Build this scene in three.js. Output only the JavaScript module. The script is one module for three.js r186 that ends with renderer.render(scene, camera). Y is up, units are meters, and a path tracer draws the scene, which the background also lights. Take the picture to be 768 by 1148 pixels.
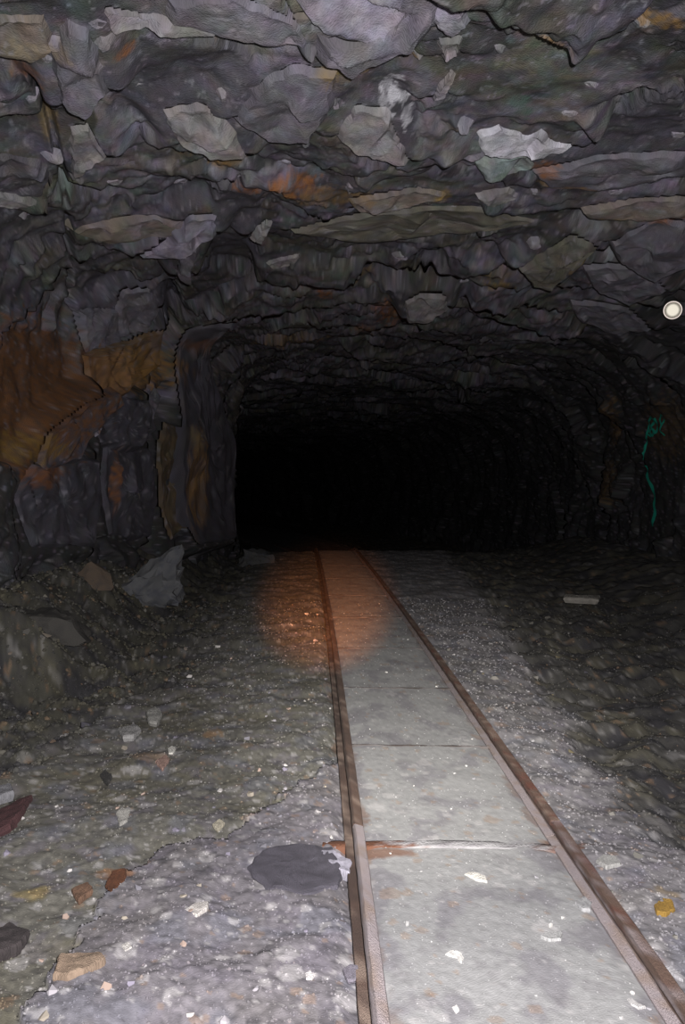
import * as THREE from 'three';
import { ConvexGeometry } from 'three/addons/geometries/ConvexGeometry.js';
import { mergeVertices, toCreasedNormals } from 'three/addons/utils/BufferGeometryUtils.js';
import { TessellateModifier } from 'three/addons/modifiers/TessellateModifier.js';
import { createNoise2D, createNoise3D } from 'simplex-noise';

// ---------------------------------------------------------------- camera, light, exposure
const scene = new THREE.Scene();
scene.background = new THREE.Color(0x000000);
const EYE = 1.34;
const camera = new THREE.PerspectiveCamera(2 * Math.atan(574 / 901) * 180 / Math.PI, 768 / 1148, 0.05, 200);
camera.position.set(0, EYE, 0);
camera.rotation.x = -Math.atan(34 / 901);
scene.add(camera);
const renderer = new THREE.WebGLRenderer({ antialias: true });
renderer.toneMapping = THREE.LinearToneMapping;
renderer.toneMappingExposure = 1.0;
renderer.shadowMap.enabled = true;

function spot(color, cd, from, to, degrees, penumbra, size) {
  const l = new THREE.SpotLight(color, cd, 0, degrees * Math.PI / 180, penumbra, 2);
  l.position.set(...from); l.target.position.set(...to);
  l.castShadow = true; l.shadow.radius = size; l.shadow.mapSize.set(2048, 2048);
  scene.add(l, l.target);
  return l;
}
// the flash beside the lens, an added spot that lifts the floor along the track and the narrow orange focus lamp
spot(0xfdf9fb, 90, [0.10, EYE + 0.10, 0.02], [0.10, EYE - 0.25, -5], 60, 1, 1.5);
spot(0xfdf8f0, 95, [0.10, EYE + 0.32, 0.05], [0.42, 0, -5.0], 16, 1, 1.5);
spot(0xff8c0c, 520, [-0.06, EYE + 0.05, 0.02], [-0.18, 0, -8.9], 5.6, 1, 1);

// ---------------------------------------------------------------- numbers
let seed = 20240611;
const rnd = () => { seed = (seed + 0x6d2b79f5) | 0; let t = Math.imul(seed ^ (seed >>> 15), 1 | seed); t = (t + Math.imul(t ^ (t >>> 7), 61 | t)) ^ t; return ((t ^ (t >>> 14)) >>> 0) / 4294967296; };
const n2 = createNoise2D(rnd), n3 = createNoise3D(rnd);
const clamp = (x, a = 0, b = 1) => Math.min(b, Math.max(a, x));
const sm = (a, b, x) => { const t = clamp((x - a) / (b - a)); return t * t * (3 - 2 * t); };
const mix = (a, b, t) => a + (b - a) * t;
const fbm = (x, y, o = 4) => { let v = 0, a = 0.5, f = 1; for (let i = 0; i < o; i++) { v += a * n2(x * f + i * 7.3, y * f - i * 3.1); a *= 0.5; f *= 2.03; } return v; };
const hash = (i, j, k) => { let h = Math.imul(i, 374761393) + Math.imul(j, 668265263) + Math.imul(k, 2147483647 ^ 0x5bd1e995) | 0; h = Math.imul(h ^ (h >>> 13), 1274126177); h ^= h >>> 16; h = Math.imul(h, 0x85ebca6b); return ((h ^ (h >>> 13)) >>> 0) / 4294967296; };
const cell = { f1: 0, f2: 0, dx: 0, dy: 0, i: 0, j: 0 };
function voronoi(x, y, k) {                       // nearest jittered point of a square grid
  const ix = Math.floor(x), iy = Math.floor(y);
  let a = 9, b = 9;
  for (let j = -1; j <= 1; j++) for (let i = -1; i <= 1; i++) {
    const px = ix + i + hash(ix + i, iy + j, k), py = iy + j + hash(ix + i, iy + j, k + 50);
    const dx = x - px, dy = y - py, q = dx * dx + dy * dy;
    if (q < a) { b = a; a = q; cell.dx = dx; cell.dy = dy; cell.i = ix + i; cell.j = iy + j; } else if (q < b) b = q;
  }
  cell.f1 = Math.sqrt(a); cell.f2 = Math.sqrt(b);
  return cell;
}
const cells = [];
function facets(s, d, ls, ld, k, off, tilt, band = 0.14) {   // broken rock: every cell is a tilted plane with its own height, neighbours meet in a steep bevel
  const x = s / ls, y = d / ld, ix = Math.floor(x), iy = Math.floor(y);
  let a = 9, n = 0;
  for (let j = -1; j <= 1; j++) for (let i = -1; i <= 1; i++) {
    const dx = x - ix - i - hash(ix + i, iy + j, k), dy = y - iy - j - hash(ix + i, iy + j, k + 50), q = Math.sqrt(dx * dx + dy * dy);
    if (q < a) a = q;
    cells[n++] = q; cells[n++] = dx; cells[n++] = dy; cells[n++] = ix + i; cells[n++] = iy + j;
  }
  let w = 0, v = 0;
  for (let m = 0; m < n; m += 5) {
    const t = 1 - (cells[m] - a) / band; if (t <= 0) continue;
    const ww = t * t, ci = cells[m + 3], cj = cells[m + 4];
    w += ww; v += ww * ((hash(ci, cj, k + 11) - 0.5) * 2 * off + (hash(ci, cj, k + 12) - 0.5) * 2 * tilt * cells[m + 1] * ls + (hash(ci, cj, k + 13) - 0.40) * 2 * tilt * cells[m + 2] * ld);
  }
  return v / w;
}
const lin = (hex) => { const c = new THREE.Color(hex); return [c.r, c.g, c.b]; };

// ---------------------------------------------------------------- the tunnel's cross-section
let prof = [[-2.5, -1.4], [-2.75, 0.8], [-2.7, 2.2], [-2.55, 3.2], [-1.6, 3.45], [0.5, 3.5], [2.6, 3.42], [4.0, 3.05], [4.7, 2.1], [4.8, 1.0], [4.65, -1.4]];
for (let k = 0; k < 3; k++) {
  const o = [prof[0]];
  for (let i = 0; i + 1 < prof.length; i++) { const [a, b] = [prof[i], prof[i + 1]]; o.push([a[0] * 0.75 + b[0] * 0.25, a[1] * 0.75 + b[1] * 0.25], [a[0] * 0.25 + b[0] * 0.75, a[1] * 0.25 + b[1] * 0.75]); }
  o.push(prof[prof.length - 1]); prof = o;
}
const arc = [0];
for (let i = 1; i < prof.length; i++) arc.push(arc[i - 1] + Math.hypot(prof[i][0] - prof[i - 1][0], prof[i][1] - prof[i - 1][1]));
const ARC = arc[arc.length - 1];
const normals2 = prof.map((p, i) => { const a = prof[Math.max(0, i - 1)], b = prof[Math.min(prof.length - 1, i + 1)], l = Math.hypot(b[0] - a[0], b[1] - a[1]); return [(b[1] - a[1]) / l, -(b[0] - a[0]) / l]; });
const leftShift = (d) => 0.7 * sm(6, 15, d) - 1.3 * sm(15.1, 15.5, d) + 1.0 * sm(20, 32, d);
const bend = (d) => -0.008 * Math.max(0, d - 15) ** 2;
function surface(s, d, h, out) {
  let lo = 0, hi = arc.length - 1;
  while (hi - lo > 1) { const m = (lo + hi) >> 1; if (arc[m] <= s) lo = m; else hi = m; }
  const t = (s - arc[lo]) / (arc[hi] - arc[lo]), A = prof[lo], B = prof[hi], N = normals2[lo], M = normals2[hi];
  const X = mix(A[0], B[0], t);
  const w = clamp((-X - 0.6) / 1.8);
  out[0] = X + w * leftShift(d) + bend(d) + mix(N[0], M[0], t) * h;
  out[1] = mix(A[1], B[1], t) + mix(N[1], M[1], t) * h;
  out[2] = -d;
  return out;
}

// surface features, in metres along the tunnel profile (s) and along the tunnel (d)
const SLABS = [
  {p:[[6.969,3.55],[7.354,3.552],[7.378,3.651],[7.282,3.792],[7.165,3.773],[7.003,3.718],[6.911,3.623]],c:[7.151,3.664],o:0.082,tz:0.35,tx:0,t:"lav",k:0.14},
  {p:[[7.361,3.539],[7.462,3.547],[7.504,3.674],[7.417,3.831],[7.126,3.985],[7.01,3.931],[7.041,3.829],[7.291,3.806],[7.39,3.652]],c:[7.295,3.749],o:0.114,tz:0.3,tx:0,t:"grey",k:0.14},
  {p:[[6.346,3.631],[6.614,3.611],[6.871,3.766],[6.929,3.919],[6.738,3.87],[6.496,3.799],[6.315,3.719]],c:[6.611,3.757],o:0.063,tz:0.22,tx:0,t:"grey",k:0.14},
  {p:[[6.033,3.663],[6.302,3.741],[6.497,3.796],[6.352,3.791],[6.177,3.754],[6.039,3.774]],c:[6.232,3.754],o:0.061,tz:0.3,tx:0,t:"pale",k:0.14},
  {p:[[6.091,4.596],[6.326,4.555],[6.427,4.748],[6.476,5.003],[6.288,5.002],[6.13,4.885]],c:[6.288,4.792],o:0.114,tz:0.25,tx:0,t:"pale",k:0.14},
  {p:[[6.509,4.587],[6.679,4.305],[6.846,4.191],[7.046,4.246],[7.003,4.525],[6.881,4.775],[6.66,4.786]],c:[6.806,4.477],o:0.102,tz:0.2,tx:0,t:"grey",k:0.14},
  {p:[[7.081,4.838],[7.172,4.612],[7.335,4.64],[7.41,4.855],[7.492,5.058],[7.29,5.018],[7.167,4.946]],c:[7.277,4.847],o:0.13,tz:0.28,tx:0,t:"pale",k:0.14},
  {p:[[7.925,4.981],[8.036,4.91],[8.22,5.006],[8.285,4.96],[8.396,5.05],[8.518,5.089],[8.325,5.163],[8.125,5.209],[7.981,5.14]],c:[8.201,5.055],o:0.063,tz:0.2,tx:0,t:"white",k:0.05},
  {p:[[7.978,5.396],[8.295,5.34],[8.37,5.454],[8.223,5.552],[8.036,5.526]],c:[8.181,5.453],o:0.044,tz:0.15,tx:0,t:"green",k:0.05},
  {p:[[7.477,3.612],[7.574,3.576],[7.652,3.727],[7.595,3.789],[7.53,3.728]],c:[7.565,3.685],o:0.068,tz:0.3,tx:0,t:"lav",k:0.14},
  {p:[[7.569,3.985],[7.663,3.974],[7.658,4.057],[7.61,4.1]],c:[7.625,4.028],o:0.045,tz:0.3,tx:0,t:"pale",k:0.14},
  {p:[[7.61,4.394],[7.653,4.287],[7.675,4.31],[7.643,4.43],[7.588,4.456]],c:[7.634,4.374],o:0.062,tz:0.3,tx:0,t:"pale",k:0.14},
  {p:[[8.695,7.209],[8.965,6.641],[9.233,6.822],[9.145,7.066],[9.048,7.495],[8.864,7.45]],c:[8.993,7.103],o:0.24,tz:0.25,tx:0,t:"olive",k:0.14},
  {p:[[9.322,6.632],[9.512,6.206],[9.73,6.257],[10.052,6.79],[9.898,7.152],[9.538,6.957]],c:[9.671,6.654],o:0.162,tz:0.2,tx:0,t:"grey",k:0.14},
  {p:[[9.348,7.535],[9.814,7.374],[10.199,7.776],[10.029,8.144],[9.651,7.989]],c:[9.807,7.765],o:0.152,tz:0.2,tx:0,t:"grey",k:0.14},
  {p:[[5.707,3.906],[5.834,3.746],[5.911,3.784],[5.879,4.144],[5.717,4.317],[5.634,4.264]],c:[5.785,4.015],o:0.115,tz:0.25,tx:0.1,t:"grey",k:0.14},
  {p:[[5.529,3.679],[5.741,3.695],[5.718,3.855],[5.604,3.905],[5.457,3.83]],c:[5.61,3.791],o:0.059,tz:0.25,tx:0,t:"tan",k:0.14},
  {p:[[5.518,4.748],[5.613,4.719],[5.624,5.004],[5.471,5.088],[5.362,5.191]],c:[5.52,4.944],o:0.103,tz:0.25,tx:0.1,t:"pale",k:0.14},
  {p:[[4.978,6.351],[5.248,6.329],[5.734,6.361],[6.03,6.36],[5.751,6.588],[5.154,6.579]],c:[5.479,6.447],o:0.069,tz:0.25,tx:0,t:"tan",k:0.14},
  {p:[[5.381,6.739],[5.714,6.578],[5.912,6.292],[6.091,6.308],[6.033,6.543],[5.748,6.756]],c:[5.82,6.535],o:0.163,tz:0.3,tx:0,t:"lav",k:0.14},
  {p:[[5.761,6.742],[5.89,6.69],[5.646,7.416],[5.558,7.344]],c:[5.719,7.034],o:0.196,tz:0.3,tx:0.2,t:"grey",k:0.14},
  {p:[[6.332,6.819],[6.467,6.618],[6.508,6.645],[6.391,6.892]],c:[6.427,6.742],o:0.077,tz:0.25,tx:0,t:"pale",k:0.04},
  {p:[[6.374,7.71],[6.675,7.597],[6.631,7.739],[6.419,7.795]],c:[6.526,7.71],o:0.075,tz:0.25,tx:0,t:"pale",k:0.04},
  {p:[[7.8,8.894],[7.942,8.756],[8.197,8.78],[8.251,9.018],[8.079,9.26],[7.851,9.249]],c:[8.021,8.989],o:0.239,tz:0.35,tx:0,t:"pale",k:0.14},
  {p:[[4.761,5.349],[4.907,5.475],[4.962,5.564],[4.824,5.533],[4.706,5.418]],c:[4.824,5.474],o:0.067,tz:0.25,tx:0,t:"pale",k:0.14},
  {p:[[4.968,4.945],[5.157,5.116],[5.166,5.33],[5.001,5.557],[4.791,5.286]],c:[5.015,5.252],o:0.037,tz:0.05,tx:0,t:"dark",k:0.14},
  {p:[[6.69,6.778],[7.345,6.416],[8.106,6.332],[8.647,6.557],[8.104,6.773],[7.215,6.98]],c:[7.695,6.647],o:0.061,tz:0.1,tx:0,t:"olive",k:0.14},
  {p:[[8.394,5.504],[8.803,5.281],[9.266,5.171],[9.398,5.377],[8.991,5.654],[8.574,5.725]],c:[8.914,5.454],o:0.055,tz:0.1,tx:0,t:"grey",k:0.14},
  {p:[[8.894,6.046],[9.151,5.927],[9.589,5.81],[9.655,5.948],[9.353,6.099],[9.007,6.126]],c:[9.282,5.998],o:0.098,tz:0.25,tx:0,t:"tan",k:0.14},
  {p:[[7.165,6.052],[7.65,5.92],[7.853,5.98],[7.471,6.165],[7.201,6.188]],c:[7.471,6.061],o:0.081,tz:0.25,tx:0,t:"tan",k:0.14},
  {p:[[8.084,5.992],[8.299,5.92],[8.382,6.001],[8.216,6.098]],c:[8.245,6.003],o:0.055,tz:0.25,tx:0,t:"pale",k:0.14},
  {p:[[3.985,7.895],[4.324,8.602],[4.772,8.972],[4.154,9.235],[3.725,8.602],[3.542,8.023]],c:[4.016,8.583],o:0.229,tz:0.2,tx:0,t:"rust",k:0.14},
  {p:[[3.186,7.151],[3.48,7.674],[3.686,8.167],[3.586,8.277],[3.267,7.811],[2.961,7.597],[2.863,6.988]],c:[3.274,7.652],o:0.218,tz:0.2,tx:0,t:"dark",k:0.14},
  {p:[[3.292,8.355],[3.651,8.704],[3.703,9.301],[3.379,9.458],[3.172,9.176],[3.166,8.427]],c:[3.39,8.889],o:0.181,tz:0.2,tx:0,t:"dark",k:0.14},
  {p:[[3.606,8.349],[3.663,8.486],[3.594,8.541],[3.52,8.404]],c:[3.595,8.444],o:0.095,tz:0.4,tx:0,t:"pale",k:0.05},
  {p:[[3.269,8.302],[3.349,8.355],[3.314,8.393],[3.236,8.339]],c:[3.292,8.347],o:0.077,tz:0.4,tx:0,t:"lav",k:0.05},
  {p:[[3.518,10.382],[3.472,10.67],[2.997,10.774],[2.142,10.771],[1.971,10.503],[2.452,10.329],[3.21,10.257]],c:[2.83,10.555],o:0.148,tz:0.25,tx:0,t:"rust2",k:0.14},
  {p:[[4.924,9.883],[5.58,10.001],[3.338,12.403],[1.861,12.364],[1.864,11.091],[2.268,10.666],[3.597,10.636]],c:[3.279,11.421],o:0.379,tz:0.15,tx:0,t:"dark",k:0.14},
  {p:[[3.136,8.649],[3.146,9.728],[2.528,9.94],[2.096,9.7],[2.165,8.746],[2.752,8.589]],c:[2.643,9.217],o:0.098,tz:0.1,tx:0,t:"dark",k:0.14},
  {p:[[2.907,6.922],[2.973,8.103],[2.567,8.18],[2.12,7.99],[2.212,6.89],[2.604,6.637]],c:[2.563,7.423],o:0.116,tz:0.1,tx:0,t:"dark",k:0.14},
  {p:[[2.585,9.339],[2.623,9.529],[2.11,9.528],[2.082,9.367]],c:[2.35,9.445],o:0.076,tz:0.3,tx:0,t:"olive",k:0.14},
  {p:[[4.806,7.964],[5.057,8.083],[4.993,8.478],[4.588,8.681],[4.36,8.394]],c:[4.774,8.365],o:0.19,tz:0.25,tx:0,t:"grey",k:0.14},
  {p:[[4.391,7.687],[4.607,8.219],[4.221,8.484],[4.039,7.918]],c:[4.317,8.11],o:0.105,tz:0.15,tx:0,t:"grey",k:0.14},
  {p:[[3.731,9.567],[3.95,9.729],[3.808,9.887],[3.52,9.789]],c:[3.752,9.744],o:0.115,tz:0.3,tx:0,t:"grey",k:0.14},
  {p:[[9.624,8.943],[10.211,8.893],[10.635,9.219],[10.369,9.525],[9.861,9.351]],c:[10.144,9.206],o:0.129,tz:0.2,tx:0,t:"grey",k:0.14},
  {p:[[5.985,3.713],[6.021,3.727],[5.997,3.753],[5.965,3.759],[5.946,3.735]],c:[5.983,3.737],o:0.023,tz:0.1,tx:0,t:"chip",k:0.04},
  {p:[[5.999,3.827],[6.004,3.848],[5.987,3.872],[5.95,3.875],[5.941,3.844],[5.97,3.816]],c:[5.975,3.847],o:0.024,tz:0.1,tx:0,t:"chip",k:0.04},
  {p:[[6.214,5.403],[6.183,5.455],[6.163,5.418],[6.171,5.375],[6.2,5.373]],c:[6.187,5.405],o:0.024,tz:0.1,tx:0,t:"chip",k:0.04},
  {p:[[6.431,5.216],[6.395,5.247],[6.34,5.246],[6.314,5.216],[6.361,5.183]],c:[6.368,5.222],o:0.025,tz:0.1,tx:0,t:"chip",k:0.04},
  {p:[[6.801,3.909],[6.751,3.919],[6.706,3.902],[6.738,3.866],[6.807,3.882]],c:[6.76,3.895],o:0.023,tz:0.1,tx:0,t:"chip",k:0.04},
  {p:[[6.946,4.002],[6.916,4.009],[6.887,4.009],[6.851,3.996],[6.884,3.977],[6.931,3.988]],c:[6.902,3.997],o:0.022,tz:0.1,tx:0,t:"chip",k:0.04},
  {p:[[6.029,4.433],[6.044,4.46],[6.0,4.465],[5.967,4.453],[5.992,4.429]],c:[6.006,4.448],o:0.022,tz:0.1,tx:0,t:"chip",k:0.04},
  {p:[[5.765,3.822],[5.765,3.858],[5.714,3.861],[5.698,3.842],[5.717,3.808]],c:[5.732,3.838],o:0.024,tz:0.1,tx:0,t:"chip",k:0.04},
  {p:[[5.666,3.929],[5.688,3.943],[5.683,3.957],[5.654,3.963],[5.649,3.945]],c:[5.668,3.947],o:0.022,tz:0.1,tx:0,t:"chip",k:0.04},
  {p:[[6.14,3.756],[6.19,3.777],[6.123,3.798],[6.095,3.766]],c:[6.137,3.775],o:0.022,tz:0.1,tx:0,t:"chip",k:0.04},
  {p:[[6.388,5.779],[6.356,5.8],[6.351,5.729],[6.379,5.704],[6.4,5.734]],c:[6.375,5.749],o:0.026,tz:0.1,tx:0,t:"chip",k:0.04},
  {p:[[6.656,5.567],[6.682,5.535],[6.737,5.528],[6.772,5.571],[6.713,5.594]],c:[6.712,5.559],o:0.024,tz:0.1,tx:0,t:"chip",k:0.04},
  {p:[[6.879,5.118],[6.855,5.139],[6.842,5.112],[6.851,5.017],[6.872,5.018]],c:[6.86,5.08],o:0.028,tz:0.1,tx:0,t:"chip",k:0.04},
  {p:[[7.069,4.505],[7.073,4.587],[7.042,4.598],[7.036,4.529],[7.049,4.447]],c:[7.054,4.532],o:0.03,tz:0.1,tx:0,t:"chip",k:0.04},
  {p:[[7.791,4.788],[7.765,4.76],[7.795,4.732],[7.835,4.748],[7.836,4.78]],c:[7.804,4.761],o:0.024,tz:0.1,tx:0,t:"chip",k:0.04},
  {p:[[7.993,3.901],[7.972,3.885],[7.961,3.865],[7.979,3.847],[7.999,3.873]],c:[7.981,3.874],o:0.023,tz:0.1,tx:0,t:"chip",k:0.04},
  {p:[[8.419,3.732],[8.455,3.731],[8.469,3.739],[8.464,3.751],[8.428,3.752]],c:[8.447,3.741],o:0.021,tz:0.1,tx:0,t:"chip",k:0.04},
  {p:[[8.533,3.845],[8.523,3.865],[8.483,3.861],[8.493,3.834]],c:[8.508,3.851],o:0.022,tz:0.1,tx:0,t:"chip",k:0.04},
  {p:[[9.118,5.015],[9.103,4.982],[9.136,4.966],[9.179,4.978],[9.172,5.014]],c:[9.142,4.991],o:0.023,tz:0.1,tx:0,t:"chip",k:0.04},
  {p:[[8.597,5.585],[8.594,5.621],[8.546,5.627],[8.527,5.601],[8.548,5.569]],c:[8.562,5.6],o:0.024,tz:0.1,tx:0,t:"chip",k:0.04},
  {p:[[8.472,5.928],[8.47,5.907],[8.502,5.906],[8.534,5.925],[8.498,5.94]],c:[8.495,5.921],o:0.022,tz:0.1,tx:0,t:"chip",k:0.04},
  {p:[[8.319,6.403],[8.292,6.376],[8.32,6.351],[8.38,6.359],[8.385,6.384]],c:[8.339,6.375],o:0.023,tz:0.1,tx:0,t:"chip",k:0.04},
  {p:[[7.939,6.328],[7.982,6.327],[8.0,6.391],[7.945,6.381],[7.889,6.358]],c:[7.951,6.357],o:0.024,tz:0.1,tx:0,t:"chip",k:0.04},
  {p:[[7.137,5.865],[7.127,5.801],[7.133,5.724],[7.167,5.763],[7.162,5.813]],c:[7.145,5.793],o:0.029,tz:0.1,tx:0,t:"chip",k:0.04},
  {p:[[7.632,7.619],[7.572,7.59],[7.608,7.561],[7.696,7.562],[7.7,7.598]],c:[7.642,7.586],o:0.023,tz:0.1,tx:0,t:"chip",k:0.04},
  {p:[[5.401,4.425],[5.438,4.436],[5.415,4.463],[5.376,4.476],[5.376,4.444]],c:[5.401,4.449],o:0.023,tz:0.1,tx:0,t:"chip",k:0.04},
  {p:[[5.563,5.008],[5.513,5.085],[5.504,5.03],[5.53,4.947],[5.575,4.91]],c:[5.537,4.996],o:0.031,tz:0.1,tx:0,t:"chip",k:0.04},
  {p:[[5.701,5.03],[5.701,5.062],[5.649,5.075],[5.601,5.043],[5.641,5.028]],c:[5.659,5.048],o:0.022,tz:0.1,tx:0,t:"chip",k:0.04},
  {p:[[6.183,4.896],[6.169,4.96],[6.139,4.996],[6.137,4.95],[6.138,4.885],[6.168,4.875]],c:[6.155,4.926],o:0.026,tz:0.1,tx:0,t:"chip",k:0.04},
  {p:[[5.293,5.024],[5.32,5.038],[5.35,5.084],[5.297,5.093],[5.254,5.075],[5.246,5.049]],c:[5.293,5.061],o:0.024,tz:0.1,tx:0,t:"chip",k:0.04},
  {p:[[4.816,5.883],[4.771,5.859],[4.754,5.8],[4.785,5.799],[4.827,5.863]],c:[4.79,5.841],o:0.025,tz:0.1,tx:0,t:"chip",k:0.04},
  {p:[[5.508,5.625],[5.478,5.577],[5.551,5.568],[5.559,5.618]],c:[5.523,5.597],o:0.024,tz:0.1,tx:0,t:"chip",k:0.04},
  {p:[[6.679,4.71],[6.676,4.749],[6.652,4.772],[6.632,4.737],[6.651,4.709]],c:[6.658,4.735],o:0.023,tz:0.1,tx:0,t:"chip",k:0.04},
  {p:[[6.449,4.484],[6.43,4.483],[6.428,4.455],[6.434,4.436],[6.459,4.433],[6.459,4.458]],c:[6.443,4.458],o:0.023,tz:0.1,tx:0,t:"chip",k:0.04},
  {p:[[7.457,4.15],[7.483,4.13],[7.515,4.156],[7.482,4.186]],c:[7.484,4.156],o:0.023,tz:0.1,tx:0,t:"chip",k:0.04},
  {p:[[7.87,4.043],[7.891,4.058],[7.89,4.075],[7.869,4.078],[7.854,4.07],[7.846,4.048]],c:[7.87,4.062],o:0.022,tz:0.1,tx:0,t:"chip",k:0.04},
  {p:[[8.426,4.342],[8.446,4.355],[8.404,4.363],[8.384,4.358],[8.374,4.341],[8.394,4.327]],c:[8.405,4.348],o:0.022,tz:0.1,tx:0,t:"chip",k:0.04},
  {p:[[9.095,5.83],[9.076,5.865],[9.017,5.857],[9.018,5.828],[9.053,5.807]],c:[9.052,5.838],o:0.024,tz:0.1,tx:0,t:"chip",k:0.04},
  {p:[[8.753,6.887],[8.712,6.897],[8.676,6.87],[8.686,6.814],[8.723,6.801],[8.782,6.847]],c:[8.722,6.853],o:0.027,tz:0.1,tx:0,t:"chip",k:0.04},
  {p:[[8.385,4.589],[8.414,4.602],[8.404,4.621],[8.374,4.623],[8.335,4.611],[8.346,4.592]],c:[8.376,4.606],o:0.022,tz:0.1,tx:0,t:"chip",k:0.04},
  {p:[[7.38,8.015],[7.434,7.998],[7.474,8.059],[7.412,8.075],[7.371,8.058]],c:[7.414,8.041],o:0.026,tz:0.1,tx:0,t:"chip",k:0.04},
  {p:[[8.446,8.706],[8.42,8.734],[8.331,8.751],[8.327,8.689],[8.409,8.678]],c:[8.387,8.711],o:0.025,tz:0.1,tx:0,t:"chip",k:0.04},
  {p:[[6.962,6.467],[6.92,6.482],[6.87,6.451],[6.871,6.418],[6.926,6.387],[6.981,6.427]],c:[6.922,6.439],o:0.027,tz:0.1,tx:0,t:"chip",k:0.04},
  {p:[[5.931,6.0],[5.885,5.968],[5.857,5.941],[5.918,5.914],[5.96,5.931],[5.966,5.963]],c:[5.919,5.953],o:0.025,tz:0.1,tx:0,t:"chip",k:0.04},
  {p:[[8.27,4.046],[8.267,4.029],[8.293,4.023],[8.308,4.044],[8.302,4.063],[8.281,4.06]],c:[8.287,4.044],o:0.022,tz:0.1,tx:0,t:"chip",k:0.04}
];
const HOLLOWS = [
  {p:[[11.748,12.118],[11.897,10.824],[13.812,11.387],[13.93,13.041]],c:[12.839,12.202],o:0.0,tz:0,tx:0,t:"",k:0.14},
  {p:[[7.192,4.559],[7.361,4.413],[7.469,4.437],[7.565,4.939],[7.415,5.273],[7.224,5.256]],c:[7.372,4.786],o:-0.1,tz:-0.1,tx:0,t:"hole",k:0.14},
  {p:[[7.566,4.112],[7.836,3.895],[8.161,3.848],[8.795,4.009],[8.925,4.302],[8.592,4.492],[8.221,4.784],[7.874,4.895],[7.679,4.634]],c:[8.188,4.304],o:0.01,tz:0.1,tx:0,t:"",k:0.14},
  {p:[[8.284,5.528],[8.527,5.142],[8.887,4.201],[9.237,5.03],[8.846,5.443],[8.542,5.642]],c:[8.739,5.126],o:-0.06,tz:-0.16,tx:0,t:"dark",k:0.14},
  {p:[[5.865,4.031],[6.14,3.913],[6.47,3.979],[6.673,4.195],[6.669,4.649],[6.388,5.331],[6.295,4.901],[6.032,4.836],[5.758,4.726]],c:[6.252,4.466],o:-0.05,tz:-0.1,tx:0,t:"dark",k:0.14},
  {p:[[5.887,5.708],[6.377,5.666],[6.328,6.165],[5.761,6.246]],c:[6.09,5.944],o:-0.1,tz:-0.1,tx:0,t:"dark",k:0.14},
  {p:[[7.755,7.566],[7.98,7.364],[8.105,7.834],[7.841,7.943]],c:[7.92,7.671],o:-0.08,tz:0,tx:0,t:"dark",k:0.14},
  {p:[[7.093,6.038],[7.391,5.936],[7.418,6.204],[7.134,6.221]],c:[7.259,6.098],o:-0.08,tz:0,tx:0,t:"dark",k:0.14},
  {p:[[6.199,5.734],[6.526,5.872],[6.125,8.667],[5.717,8.196]],c:[6.186,6.887],o:-0.06,tz:-0.1,tx:0,t:"dark",k:0.14},
  {p:[[4.692,7.15],[5.038,7.818],[5.309,8.358],[5.01,9.621],[4.723,8.495],[4.397,7.886]],c:[4.827,8.356],o:-0.14,tz:-0.1,tx:0,t:"dark",k:0.14},
  {p:[[3.995,6.411],[4.101,7.415],[4.008,8.146],[3.476,8.212],[2.93,7.414],[2.835,6.545]],c:[3.554,7.334],o:-0.07,tz:0.05,tx:0,t:"rust3",k:0.14},
  {p:[[6.711,4.187],[6.946,4.218],[7.093,4.546],[6.837,4.37]],c:[6.893,4.326],o:-0.05,tz:-0.1,tx:0,t:"dark",k:0.14},
  {p:[[9.396,6.888],[9.534,6.334],[9.658,6.777],[9.633,7.565]],c:[9.554,6.866],o:-0.08,tz:-0.1,tx:0,t:"dark",k:0.14},
  {p:[[4.704,5.469],[5.029,5.997],[4.831,6.712],[4.454,5.929]],c:[4.74,6.082],o:-0.04,tz:-0.1,tx:0,t:"dark",k:0.14}
];
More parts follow.
